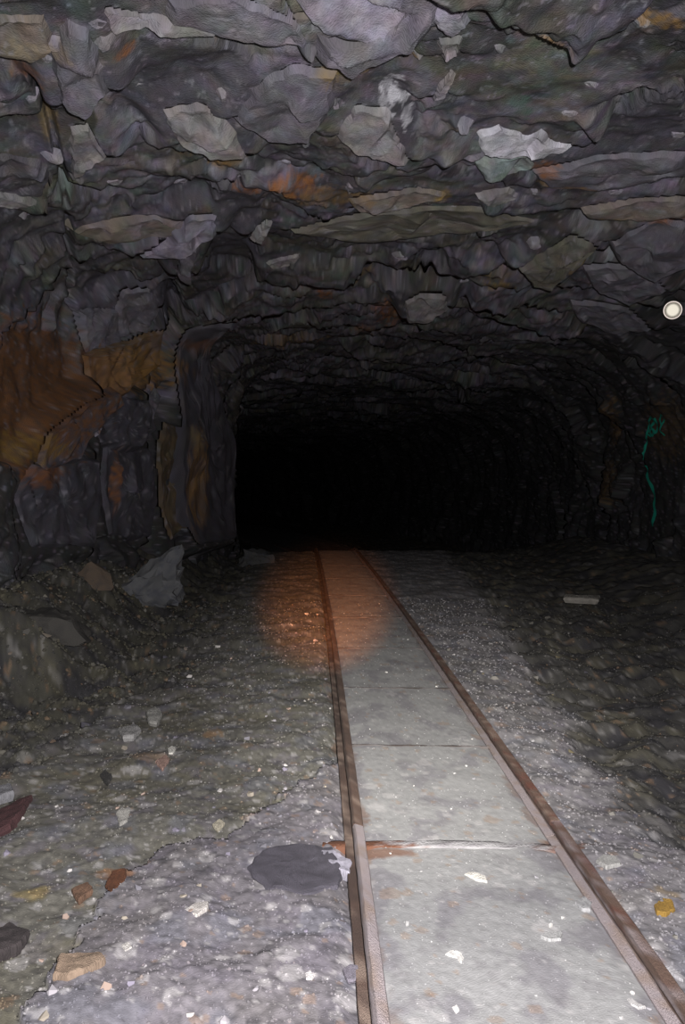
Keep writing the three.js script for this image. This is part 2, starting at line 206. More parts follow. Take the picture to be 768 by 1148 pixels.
const STAINS = [
  [8.428,3.83,3.211,-1.144,0.913,15.01,[0.245,0.144,0.043],0.765,0.5],
  [7.972,3.75,5.463,-1.309,0.664,17.735,[0.245,0.144,0.043],0.68,0.5],
  [7.922,3.71,11.293,-2.581,0.754,29.182,[0.396,0.302,0.216],0.765,0.5],
  [7.256,4.181,4.399,-0.176,-0.017,14.27,[0.245,0.144,0.043],0.807,0.5],
  [7.097,4.249,7.208,-0.008,-0.181,11.011,[0.302,0.202,0.05],0.51,0.5],
  [6.593,3.967,7.725,0.994,-0.934,21.146,[0.245,0.144,0.043],0.68,0.5],
  [6.042,3.96,14.482,3.927,-2.602,25.236,[0.288,0.108,0.025],0.68,0.5],
  [6.311,5.414,7.668,1.124,-0.813,8.345,[0.245,0.144,0.043],0.807,0.5],
  [6.75,5.792,4.929,0.295,-0.318,7.31,[0.288,0.108,0.025],0.807,0.5],
  [6.46,5.843,6.251,0.687,-0.751,11.506,[0.288,0.108,0.025],0.595,0.5],
  [6.968,5.975,2.548,0.054,-0.127,5.48,[0.245,0.144,0.043],0.51,0.5],
  [8.456,5.47,10.454,-2.646,0.852,10.917,[0.288,0.108,0.025],0.807,0.5],
  [8.689,5.701,3.213,-0.913,2.499,19.951,[0.245,0.144,0.043],0.68,0.5],
  [9.107,6.214,5.245,-1.729,1.943,8.292,[0.302,0.202,0.05],0.595,0.5],
  [9.521,6.137,3.903,-1.579,2.721,7.143,[0.288,0.108,0.025],0.68,0.5],
  [7.827,6.044,10.802,-1.33,0.377,8.972,[0.302,0.202,0.05],0.765,0.5],
  [7.705,9.946,4.157,-0.258,0.087,1.367,[0.288,0.108,0.025],0.595,0.5],
  [7.385,11.076,4.101,-0.109,0.023,1.955,[0.288,0.108,0.025],0.425,0.5],
  [7.151,8.795,3.694,-0.025,-0.087,6.311,[0.302,0.202,0.05],0.51,0.5],
  [8.728,8.457,5.385,-1.052,1.701,8.95,[0.302,0.202,0.05],0.595,0.5],
  [6.9,9.196,9.887,0.208,-0.342,5.761,[0.288,0.108,0.025],0.765,0.5],
  [5.017,10.501,1.628,0.562,-3.169,2.884,[0.288,0.108,0.025],0.425,0.5],
  [6.338,11.939,1.129,0.11,-0.466,3.399,[0.245,0.144,0.043],0.51,0.5],
  [3.527,7.016,0.084,0.692,-1.511,0.167,[0.137,0.054,0.013],0.807,0.5],
  [3.049,6.716,0.09,1.423,-6.726,0.298,[0.173,0.101,0.018],0.765,0.5],
  [4.094,9.339,0.263,0.775,-3.206,0.465,[0.259,0.137,0.032],0.765,0.5],
  [2.79,7.044,-0.039,2.715,-9.152,0.051,[0.216,0.079,0.022],0.807,0.5],
  [2.751,8.827,-0.255,9.943,-3.006,-0.0,[0.288,0.108,0.025],0.765,0.5],
  [2.751,11.046,-0.169,2.893,-1.362,0.0,[0.245,0.137,0.043],0.765,0.5],
  [3.359,10.98,0.546,3.297,-5.873,0.326,[0.302,0.23,0.115],0.595,0.5],
  [3.864,14.354,1.066,2.046,-1.031,0.08,[0.216,0.187,0.144],0.34,0.5],
  [7.368,4.519,11.286,-0.701,-0.005,4.353,[0.62,0.62,0.66],0.68,0.2],
  [7.455,4.688,19.57,-1.541,0.065,5.584,[0.62,0.62,0.66],0.595,0.2],
  [5.654,3.845,6.587,2.529,-2.372,13.151,[0.259,0.209,0.13],0.595,0.5],
  [5.496,4.139,9.138,3.623,-2.741,11.248,[0.288,0.108,0.025],0.425,0.5],
  [5.396,4.719,16.005,5.898,-1.526,5.291,[0.302,0.202,0.05],0.425,0.5],
  [8.097,4.584,16.681,-3.72,0.324,6.678,[0.072,0.144,0.108],0.51,0.5],
  [8.231,4.091,7.496,-2.13,0.252,4.659,[0.072,0.144,0.108],0.212,0.5],
  [12.227,11.407,0.818,-1.123,1.853,0.132,[0.245,0.144,0.043],0.297,0.5],
  [11.927,13.262,3.095,-2.365,1.98,0.175,[0.245,0.144,0.043],0.51,0.5],
  [13.002,14.037,0.098,-2.216,2.468,-0.0,[0.245,0.144,0.043],0.425,0.5],
  [8.549,8.234,2.771,-0.495,0.842,5.705,[0.245,0.144,0.043],0.34,0.5],
  [9.264,7.166,4.884,-1.504,2.144,6.15,[0.302,0.202,0.05],0.425,0.5],
  [10.07,8.543,3.509,-1.255,4.197,4.826,[0.302,0.202,0.05],0.255,0.5],
  [6.095,5.246,8.697,1.682,-1.616,11.842,[0.302,0.202,0.05],0.255,0.5],
  [3.864,8.388,0.505,2.094,-3.585,0.477,[0.302,0.158,0.072],0.51,0.5]
];
const GROOVES = [
  {p:[[5.51,4.16],[5.433,4.616],[5.259,5.328],[5.102,5.825]],w:0.03,k:0.08},
  {p:[[5.047,6.076],[4.692,7.035],[4.359,7.623],[4.052,7.95]],w:0.03,k:0.08},
  {p:[[5.006,12.425],[15.745,52.882]],w:0.03,k:0.08},
  {p:[[6.952,3.798],[7.093,3.696]],w:0.012,k:0.03},
  {p:[[6.831,3.658],[6.857,3.74],[7.076,3.703]],w:0.012,k:0.03}
];
const FLAT_STONES = [
  {n:"slate_slab",l:"dark purplish flat slate slab bedded in dust left of the left rail",c:5065298,y:0.0,h:0.018,t:[0,0],p:[[-0.328,2.737],[-0.287,2.859],[-0.178,2.917],[-0.039,2.874],[0.003,2.737],[-0.018,2.601],[-0.127,2.543],[-0.246,2.589]]},
  {n:"slate_slab",l:"small pale blue-grey slab wedged against the left rail by the dark slab",c:10131362,y:0.0,h:0.022,t:[0,0],p:[[-0.084,2.851],[-0.039,2.851],[0.031,2.768],[0.024,2.678],[-0.037,2.729]]},
  {n:"flat_stone",l:"tan wedge-shaped flat stone near the bottom left corner",c:8548447,y:-0.01,h:0.03,t:[0,0],p:[[-0.773,2.1],[-0.787,2.181],[-0.731,2.193],[-0.673,2.197],[-0.653,2.172],[-0.685,2.124],[-0.73,2.088]]},
  {n:"rust_stone",l:"dark orange rusty stone on the edge of the dust crust",c:5912096,y:-0.01,h:0.035,t:[0,0],p:[[-0.788,2.623],[-0.793,2.723],[-0.748,2.736],[-0.73,2.647],[-0.754,2.564]]},
  {n:"rust_stone",l:"brownish orange flat stone beside the dark orange rusty stone",c:6967616,y:-0.01,h:0.02,t:[0,0],p:[[-0.895,2.605],[-0.857,2.653],[-0.824,2.605],[-0.849,2.536]]},
  {n:"shale_stone",l:"dark maroon shale piece at the left edge of the frame",c:4861744,y:-0.02,h:0.05,t:[0.0,0.2],p:[[-1.434,3.216],[-1.394,3.347],[-1.33,3.397],[-1.304,3.252],[-1.29,3.094],[-1.338,2.997]]},
  {n:"shale_stone",l:"grey stone lying against the dark maroon shale at the left edge",c:7829370,y:-0.01,h:0.04,t:[0,0],p:[[-1.537,3.468],[-1.469,3.511],[-1.415,3.417],[-1.48,3.337]]},
  {n:"shale_stone",l:"dark brown shale slab at the left edge above the tan wedge stone",c:3814452,y:-0.01,h:0.03,t:[0,0],p:[[-1.051,2.332],[-1.012,2.391],[-0.932,2.351],[-0.934,2.276],[-1.003,2.223]]},
  {n:"ochre_stone",l:"yellow ochre stone right of the right rail",c:9400368,y:-0.005,h:0.02,t:[0,0],p:[[0.987,2.494],[1.025,2.532],[1.055,2.521],[1.043,2.472],[1.002,2.446],[0.978,2.456]]},
  {n:"chip_stone",l:"long pale stone sliver between the rails below the rusty tie",c:13223613,y:0.0,h:0.012,t:[0,0],p:[[0.416,2.686],[0.434,2.704],[0.485,2.667],[0.483,2.637],[0.449,2.649]]},
  {n:"chip_stone",l:"pale crooked stone splinter in the dust between the rails",c:14210768,y:0.0,h:0.012,t:[0,0],p:[[0.291,2.228],[0.311,2.245],[0.335,2.237],[0.341,2.211],[0.33,2.185],[0.321,2.211],[0.3,2.219]]},
  {n:"chip_stone",l:"small white pebble low between the rails",c:14473940,y:0.0,h:0.012,t:[0,0],p:[[0.28,2.002],[0.293,2.012],[0.297,1.991],[0.286,1.977]]},
  {n:"grey_stone",l:"pale flat stone just inside the right rail",c:10132122,y:0.0,h:0.015,t:[0,0],p:[[0.739,2.505],[0.779,2.543],[0.793,2.505],[0.774,2.462],[0.747,2.462]]},
  {n:"grey_stone",l:"long flat pale stone between the rails near the right side",c:10790050,y:0.0,h:0.015,t:[0,0],p:[[0.582,2.313],[0.602,2.332],[0.652,2.332],[0.638,2.299],[0.598,2.294]]},
  {n:"grey_stone",l:"pale flat slab in the dirt right of the rail joint",c:10197654,y:0.0,h:0.015,t:[0,0],p:[[0.888,2.77],[0.924,2.803],[0.97,2.79],[0.967,2.743],[0.909,2.717]]},
  {n:"grey_stone",l:"thin pale splinter of rock low between rails beside the right rail",c:11973810,y:0.0,h:0.012,t:[0,0],p:[[0.736,2.03],[0.749,2.034],[0.758,2.009],[0.772,1.998],[0.752,1.991],[0.738,2.009]]},
  {n:"grey_stone",l:"narrow pale shard right of the right rail at the bottom edge",c:10855333,y:-0.005,h:0.015,t:[0,0],p:[[0.893,2.18],[0.912,2.185],[0.926,2.136],[0.918,2.116],[0.902,2.148]]},
  {n:"gravel_stone",l:"dusty white broken stone in gravel left of the dark slate slab",c:12170414,y:0.0,h:0.03,t:[0,0],p:[[-0.488,2.439],[-0.459,2.476],[-0.422,2.487],[-0.419,2.449],[-0.446,2.403]]},
  {n:"gravel_stone",l:"round white pebble in the gravel heap on the left",c:13223870,y:-0.01,h:0.03,t:[0,0],p:[[-0.884,4.015],[-0.87,4.057],[-0.843,4.015],[-0.842,3.947],[-0.864,3.947]]},
  {n:"gravel_stone",l:"pale angular stone by the crust edge in the left gravel",c:10855324,y:-0.01,h:0.035,t:[0,0],p:[[-0.921,3.219],[-0.912,3.265],[-0.87,3.246],[-0.856,3.14],[-0.875,3.106]]},
  {n:"gravel_stone",l:"pinkish stone in the gravel heap on the left",c:10519672,y:-0.01,h:0.02,t:[0,0],p:[[-0.902,3.821],[-0.873,3.923],[-0.838,3.846],[-0.845,3.724]]},
  {n:"gravel_stone",l:"small cream stone at the crust edge above the dark slab",c:11577750,y:-0.005,h:0.025,t:[0,0],p:[[-0.51,3.101],[-0.49,3.152],[-0.464,3.118],[-0.482,3.052]]},
  {n:"gravel_stone",l:"grey stone topping the bright gravel heap on the left",c:9144968,y:0.0,h:0.035,t:[0,0],p:[[-1.196,4.264],[-1.149,4.377],[-1.085,4.28],[-1.091,4.156],[-1.147,4.156]]},
  {n:"gravel_stone",l:"pale stone at the upper end of the left gravel heap",c:9671308,y:0.0,h:0.04,t:[0,0],p:[[-1.136,4.606],[-1.111,4.719],[-1.035,4.569],[-1.025,4.394],[-1.082,4.428]]},
  {n:"gravel_stone",l:"white chip left of the dusty white broken stone near the bottom",c:12565429,y:0.0,h:0.02,t:[0,0],p:[[-0.635,2.258],[-0.619,2.276],[-0.602,2.249],[-0.617,2.232]]},
  {n:"gravel_stone",l:"purplish stone left of the left rail near the bottom edge",c:7762298,y:-0.01,h:0.035,t:[0,0],p:[[0.0,2.148],[0.02,2.172],[0.044,2.164],[0.043,2.108],[0.014,2.1]]},
  {n:"gravel_stone",l:"white pebble in gravel halfway between dark slab and bottom edge",c:13289156,y:0.0,h:0.03,t:[0,0],p:[[-0.102,2.139],[-0.088,2.156],[-0.073,2.139],[-0.082,2.115],[-0.098,2.115]]},
  {n:"dark_stone",l:"dark stone sunk in the gravel of the left bank",c:4013114,y:-0.01,h:0.03,t:[0,0],p:[[-1.116,3.649],[-1.112,3.719],[-1.052,3.626],[-1.05,3.538]]},
  {n:"timber_sliver",l:"thin pale board lying on the dark ground by the right wall",c:9209984,y:0.05,h:0.03,t:[0,0],p:[[2.482,8.975],[2.859,8.904],[2.762,8.631],[2.424,8.765]]}
];
const PAINT = [
  {w:0.035,p:[[12.337,12.303],[12.124,12.032],[12.257,12.198],[12.308,12.07]]},
  {w:0.045,p:[[11.998,11.787],[12.07,11.974],[12.158,11.965],[12.221,11.888],[12.297,12.025],[12.235,12.107],[12.158,11.965],[12.088,11.755],[11.998,11.787]]},
  {w:0.04,p:[[12.036,11.699],[12.122,11.691],[12.252,11.849],[12.27,12.001]]},
  {w:0.028,p:[[12.003,11.432],[12.075,11.576],[12.16,11.568],[12.088,11.43],[12.008,11.375],[12.003,11.432]]},
  {w:0.028,p:[[12.16,11.568],[12.236,11.67],[12.322,11.614]]},
  {w:0.03,p:[[12.285,12.224],[12.446,12.421],[12.652,12.563]]},
  {w:0.06,p:[[12.75,12.596],[12.919,12.514],[13.084,12.347],[13.3,12.207],[13.477,12.233],[13.684,12.285]]}
];
const REFLECTOR = [10.690, 8.805];

// ---------------------------------------------------------------- rock: relief and colour on (s, d)
const inside = (poly, x, y) => { let c = false; for (let i = 0, j = poly.length - 1; i < poly.length; j = i++) { const a = poly[i], b = poly[j]; if ((a[1] > y) !== (b[1] > y) && x < (b[0] - a[0]) * (y - a[1]) / (b[1] - a[1]) + a[0]) c = !c; } return c; };
const edge = (poly, x, y) => { let q = 9; for (let i = 0, j = poly.length - 1; i < poly.length; j = i++) { const a = poly[j], b = poly[i], ex = b[0] - a[0], ey = b[1] - a[1], t = clamp(((x - a[0]) * ex + (y - a[1]) * ey) / (ex * ex + ey * ey + 1e-9)); q = Math.min(q, Math.hypot(x - a[0] - t * ex, y - a[1] - t * ey)); } return inside(poly, x, y) ? -q : q; };
for (const f of [...SLABS, ...HOLLOWS]) f.b = [Math.min(...f.p.map((p) => p[0])) - 0.25, Math.max(...f.p.map((p) => p[0])) + 0.25, Math.min(...f.p.map((p) => p[1])) - 0.25, Math.max(...f.p.map((p) => p[1])) + 0.25];
for (const g of GROOVES) g.b = [Math.min(...g.p.map((p) => p[0])) - 0.1, Math.max(...g.p.map((p) => p[0])) + 0.1, Math.min(...g.p.map((p) => p[1])) - 0.1, Math.max(...g.p.map((p) => p[1])) + 0.1];
for (const f of SLABS) f.half = Math.max(...f.p.map((p) => p[1])) - f.c[1];
const inBox = (b, s, d) => s > b[0] && s < b[1] && d > b[2] && d < b[3];
const plane = (f, s, d) => f.o + clamp(f.tz * (d - f.c[1]) + f.tx * (s - f.c[0]), -0.35, 0.35);
const fineRelief = (s, d) => facets(s + 0.3 * d, d, 0.17, 0.13, 3, 0.004, 0.20 * sm(-0.4, 0.5, n2(s * 0.9 + 3, d * 0.9)), 0.25) + 0.007 * fbm(s * 6, d * 6, 4);
const shingle = (s, d, l, k) => { const t = d / l + 0.9 * n2(s * 0.45 + k, d * 0.35) + 0.25 * n2(s * 1.9, d * 1.4 + k), f = t - Math.floor(t); return (f < 0.88 ? f / 0.88 : (1 - f) / 0.12) * (0.4 + 0.6 * hash(Math.floor(t), k, 3)); };
function relief(s, d) {
  const ws = s + 0.16 * n2(s * 1.3, d * 1.1) + 0.05 * n2(s * 5, d * 4.2), wd = d + 0.16 * n2(s * 1.2 + 9, d * 1.2) + 0.05 * n2(s * 4.4, d * 5 + 20);
  const broken = sm(-0.5, 0.5, n2(s * 0.7 + 13, d * 0.7));
  let h = facets(ws - 0.25 * wd, wd, 1.4, 0.9, 1, 0.045, 0.22, 0.08) + (0.3 + 0.7 * broken) * facets(ws + 0.3 * wd, wd, 0.5, 0.32, 2, 0.014, 0.30, 0.14) + 0.06 * shingle(ws, wd, 1.1, 4) + 0.018 * shingle(ws, wd, 0.42, 9) - 0.035 + fineRelief(ws, wd);
  const js = s + 0.03 * n2(s * 7, d * 7) + 0.012 * n2(s * 23, d * 23), jd = d + 0.03 * n2(s * 7 + 5, d * 7) + 0.012 * n2(s * 23 + 5, d * 23);
  for (const f of HOLLOWS) if (inBox(f.b, s, d)) { const w = sm(0.05, -0.05, edge(f.p, js, jd)); if (w > 0) h = mix(h, plane(f, s, d) + 0.55 * fineRelief(s, d) + 0.02 * n2(s * 3, d * 3), w); }
  let cap = 9;
  for (const f of SLABS) if (f.t !== 'chip' && inBox(f.b, s, d)) {   // the roof rises to meet a slab on its near side and its flanks; the far lip hangs free
    const q = edge(f.p, s, d), fit = plane(f, s, d);
    if (q < 0) cap = Math.min(cap, fit - 0.035 - 0.02 * sm(0, -0.05, q));
    else if (q < 0.24) { const far = sm(0.15, 0.7, (edge(f.p, s, d + 0.01) - edge(f.p, s, d - 0.01)) / 0.02); h = mix(h, fit - 0.032 + 0.25 * fineRelief(s, d), (1 - sm(0.06, 0.24, q)) * (1 - far)); }
  }
  h = Math.min(h, cap);
  for (const g of GROOVES) if (inBox(g.b, s, d)) {
    let q = 9;
    for (let i = 0; i + 1 < g.p.length; i++) { const [a, b] = [g.p[i], g.p[i + 1]], ex = b[0] - a[0], ey = b[1] - a[1], t = clamp(((s - a[0]) * ex + (d - a[1]) * ey) / (ex * ex + ey * ey)); q = Math.min(q, Math.hypot(s - a[0] - t * ex, d - a[1] - t * ey)); }
    h -= g.k * (1 - sm(g.w * 0.5, g.w, q));
  }
  return h;
}
const PURPLE = lin(0x5b5861), DARK = lin(0x37353d), OLIVE = lin(0x4e4f46), PALE = lin(0x8a878f), BROWN = lin(0x4e433c), TEAL = lin(0x43504e), WALL_DARK = lin(0x29292a);
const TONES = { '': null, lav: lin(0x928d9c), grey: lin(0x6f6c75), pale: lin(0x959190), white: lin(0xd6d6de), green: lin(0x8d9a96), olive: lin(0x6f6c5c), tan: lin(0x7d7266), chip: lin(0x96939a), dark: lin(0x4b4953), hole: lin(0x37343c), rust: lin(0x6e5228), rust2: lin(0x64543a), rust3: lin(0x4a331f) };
const blend = (c, k, t) => { c[0] += (k[0] - c[0]) * t; c[1] += (k[1] - c[1]) * t; c[2] += (k[2] - c[2]) * t; };
function rockColor(s, d, c, tone) {
  const a = fbm(s * 0.9, d * 0.9 + 40, 4), b = fbm(s * 2.6 + 11, d * 3.4, 4), e = fbm(s * 6 - 8, d * 11, 3);
  c[0] = PURPLE[0]; c[1] = PURPLE[1]; c[2] = PURPLE[2];
  blend(c, OLIVE, sm(-0.05, 0.4, a)); blend(c, DARK, 0.8 * sm(0.0, 0.35, b)); blend(c, BROWN, 0.6 * sm(0.15, 0.4, fbm(s * 1.7 + 70, d * 2.1, 4))); blend(c, TEAL, 0.6 * sm(0.2, 0.45, fbm(s * 2.3 - 31, d * 2, 3)));
  { const ws = s + 0.16 * n2(s * 1.3, d * 1.1) + 0.05 * n2(s * 5, d * 4.2), wd = d + 0.16 * n2(s * 1.2 + 9, d * 1.2) + 0.05 * n2(s * 4.4, d * 5 + 20);
    let q = voronoi((ws + 0.3 * wd) / 0.5, wd / 0.32, 2), g = 0.72 + 0.56 * hash(q.i, q.j, 71); blend(c, hash(q.i, q.j, 72) > 0.5 ? PURPLE : OLIVE, 0.5 * hash(q.i, q.j, 73));
    q = voronoi((ws - 0.25 * wd) / 1.4, wd / 0.9, 1); g *= 0.8 + 0.4 * hash(q.i, q.j, 74); q = voronoi((ws + 0.4 * wd) / 0.2, wd / 0.11, 6); if (hash(q.i, q.j, 75) > 0.86) g *= 1.45; else if (hash(q.i, q.j, 76) > 0.85) g *= 0.65;
    c[0] *= g; c[1] *= g; c[2] *= g; }
  blend(c, WALL_DARK, 0.8 * Math.max(sm(-0.25, 0.25, 3.9 - s + 0.9 * b), sm(-0.25, 0.25, s - 10.4 + 0.9 * b)));  // darker slate tone down both walls, with a ragged noisy edge
  if (tone) blend(c, tone, 0.45 + 0.25 * sm(-0.2, 0.2, fbm(s * 4 + 2, d * 5, 3)));
  blend(c, PALE, 0.42 * sm(0.30, 0.36, e * 0.8 + 0.35 * fbm(s * 21, d * 21, 2)));
  const v = voronoi(s * 14 + 2 * b, d * 17 + 2 * a, 31), k = hash(v.i, v.j, 99);
  const m = 0.84 + 0.3 * k + 0.3 * fbm(s * 24, d * 28, 3), hr = fbm(s * 5 + 90, d * 6, 3), hg = fbm(s * 5 - 40, d * 6 + 7, 3), hb = fbm(s * 5 + 20, d * 6 - 50, 3);
  const hue = tone === TONES.white ? 0.06 : tone ? 0.14 : 0.24; c[0] *= m * (1 + hue * hr); c[1] *= m * (1 + 0.8 * hue * hg); c[2] *= m * (1 + hue * hb);
  for (const t of STAINS) {
    const x = s - t[0], y = d - t[1]; if (x * x + y * y > 9) continue;
    const u = x * t[2] + y * t[3], w = x * t[4] + y * t[5], q = u * u + w * w;
    if (q < 2.2) { const n = fbm(s * 7 + t[0], d * 9, 4); blend(c, t[6], t[7] * (0.45 + 0.55 * sm(-0.25, 0.2, fbm(s * 13 + 5, d * 10, 3))) * sm(t[8] === 0.2 ? 0.5 : -0.1, 0.75, 1.05 - q + 1.2 * n + 0.4 * fbm(s * 28, d * 30, 3))); }
  }
}

// ---------------------------------------------------------------- textures: grain only
function grain(size, lo, hi, f, k) {
  const data = new Uint8Array(size * size * 4);
  for (let y = 0; y < size; y++) for (let x = 0; x < size; x++) {
    const u = x / size * 2 * Math.PI, v = y / size * 2 * Math.PI;
    let q = 0, a = 0.5, g = f;
    for (let o = 0; o < 3; o++) { q += a * n3(Math.cos(u) * g + k, Math.sin(u) * g + 1.7 * Math.cos(v) * g, Math.sin(v) * g * 1.7); a *= 0.55; g *= 2.1; }
    const w = Math.round(255 * clamp(mix(lo, hi, 0.5 + 0.62 * q))), i = (y * size + x) * 4;
    data[i] = data[i + 1] = data[i + 2] = w; data[i + 3] = 255;
  }
  const t = new THREE.DataTexture(data, size, size); t.wrapS = t.wrapT = THREE.RepeatWrapping; t.magFilter = THREE.LinearFilter; t.minFilter = THREE.LinearMipmapLinearFilter; t.generateMipmaps = true; t.needsUpdate = true;
  return t;
}
const rockBump = grain(512, 0, 1, 13, 3), dustBump = grain(512, 0, 1, 14, 9);
const rockMat = new THREE.MeshStandardMaterial({ name: 'slate', vertexColors: true, roughness: 0.82, bumpMap: rockBump, bumpScale: 0.005 });
const floorMat = new THREE.MeshStandardMaterial({ name: 'dust_and_gravel', vertexColors: true, roughness: 0.96, bumpMap: dustBump, bumpScale: 0.0012 });
const stoneMats = new Map();
const stoneMat = (hex, rough = 0.9) => { if (!stoneMats.has(hex)) stoneMats.set(hex, new THREE.MeshStandardMaterial({ name: 'stone', color: hex, roughness: rough, bumpMap: rockBump, bumpScale: 0.004 })); return stoneMats.get(hex); };

// ---------------------------------------------------------------- helpers for the object tree
const taken = new Map();
const numbered = (n) => { const k = taken.get(n) || 0; taken.set(n, k + 1); return k ? n + '_' + String(k).padStart(3, '0') : n; };
function put(o, name, label, category, extra = {}) { o.name = numbered(name); o.userData = { label, category, ...extra }; scene.add(o); o.traverse((m) => { m.castShadow = m.receiveShadow = true; }); return o; }
function part(name, geo, mat, parent, label) { const m = new THREE.Mesh(geo, mat); m.name = name; m.castShadow = m.receiveShadow = true; if (label) m.userData.label = label; parent.add(m); return m; }
function gridGeometry(pos, col, uv, nrm, rows, cols, c0, c1) {
  const w = c1 - c0 + 1, n = rows * w, P = new Float32Array(n * 3), C = new Float32Array(n * 3), N = new Float32Array(n * 3), U = new Float32Array(n * 2), I = new Uint32Array((rows - 1) * (w - 1) * 6);
  for (let r = 0, o = 0; r < rows; r++) for (let c = c0; c <= c1; c++, o++) { const k = r * cols + c; for (let e = 0; e < 3; e++) { P[o * 3 + e] = pos[k * 3 + e]; C[o * 3 + e] = col[k * 3 + e]; N[o * 3 + e] = nrm[k * 3 + e]; } U[o * 2] = uv[k * 2]; U[o * 2 + 1] = uv[k * 2 + 1]; }
  for (let r = 0, o = 0; r + 1 < rows; r++) for (let c = 0; c + 1 < w; c++, o += 6) { const a = r * w + c, b = a + 1, e = a + w, f = e + 1; I[o] = a; I[o + 1] = b; I[o + 2] = e; I[o + 3] = b; I[o + 4] = f; I[o + 5] = e; }
  const g = new THREE.BufferGeometry();
  g.setAttribute('position', new THREE.BufferAttribute(P, 3)); g.setAttribute('normal', new THREE.BufferAttribute(N, 3)); g.setAttribute('color', new THREE.BufferAttribute(C, 3)); g.setAttribute('uv', new THREE.BufferAttribute(U, 2)); g.setIndex(new THREE.BufferAttribute(I, 1));
  return g;
}
function gridNormals(pos, rows, cols) {
  const N = new Float32Array(pos.length);
  for (let r = 0; r < rows; r++) for (let c = 0; c < cols; c++) {
    const a = (r * cols + Math.max(0, c - 1)) * 3, b = (r * cols + Math.min(cols - 1, c + 1)) * 3, e = (Math.max(0, r - 1) * cols + c) * 3, f = (Math.min(rows - 1, r + 1) * cols + c) * 3;
    const ux = pos[b] - pos[a], uy = pos[b + 1] - pos[a + 1], uz = pos[b + 2] - pos[a + 2], vx = pos[f] - pos[e], vy = pos[f + 1] - pos[e + 1], vz = pos[f + 2] - pos[e + 2];
    const x = uy * vz - uz * vy, y = uz * vx - ux * vz, z = ux * vy - uy * vx, l = Math.hypot(x, y, z) || 1, o = (r * cols + c) * 3;
    N[o] = x / l; N[o + 1] = y / l; N[o + 2] = z / l;
  }
  return N;
}
const setting = (o, name, label, category) => { o.name = name; o.userData = { kind: 'structure', label, category }; o.castShadow = o.receiveShadow = true; scene.add(o); return o; };
const depthRows = (from, to, k, lo, hi) => { const r = [from]; while (r[r.length - 1] < to) { const d = r[r.length - 1]; r.push(d + clamp(k * d * d, lo, hi * Math.max(1, d / 14))); } return r; };

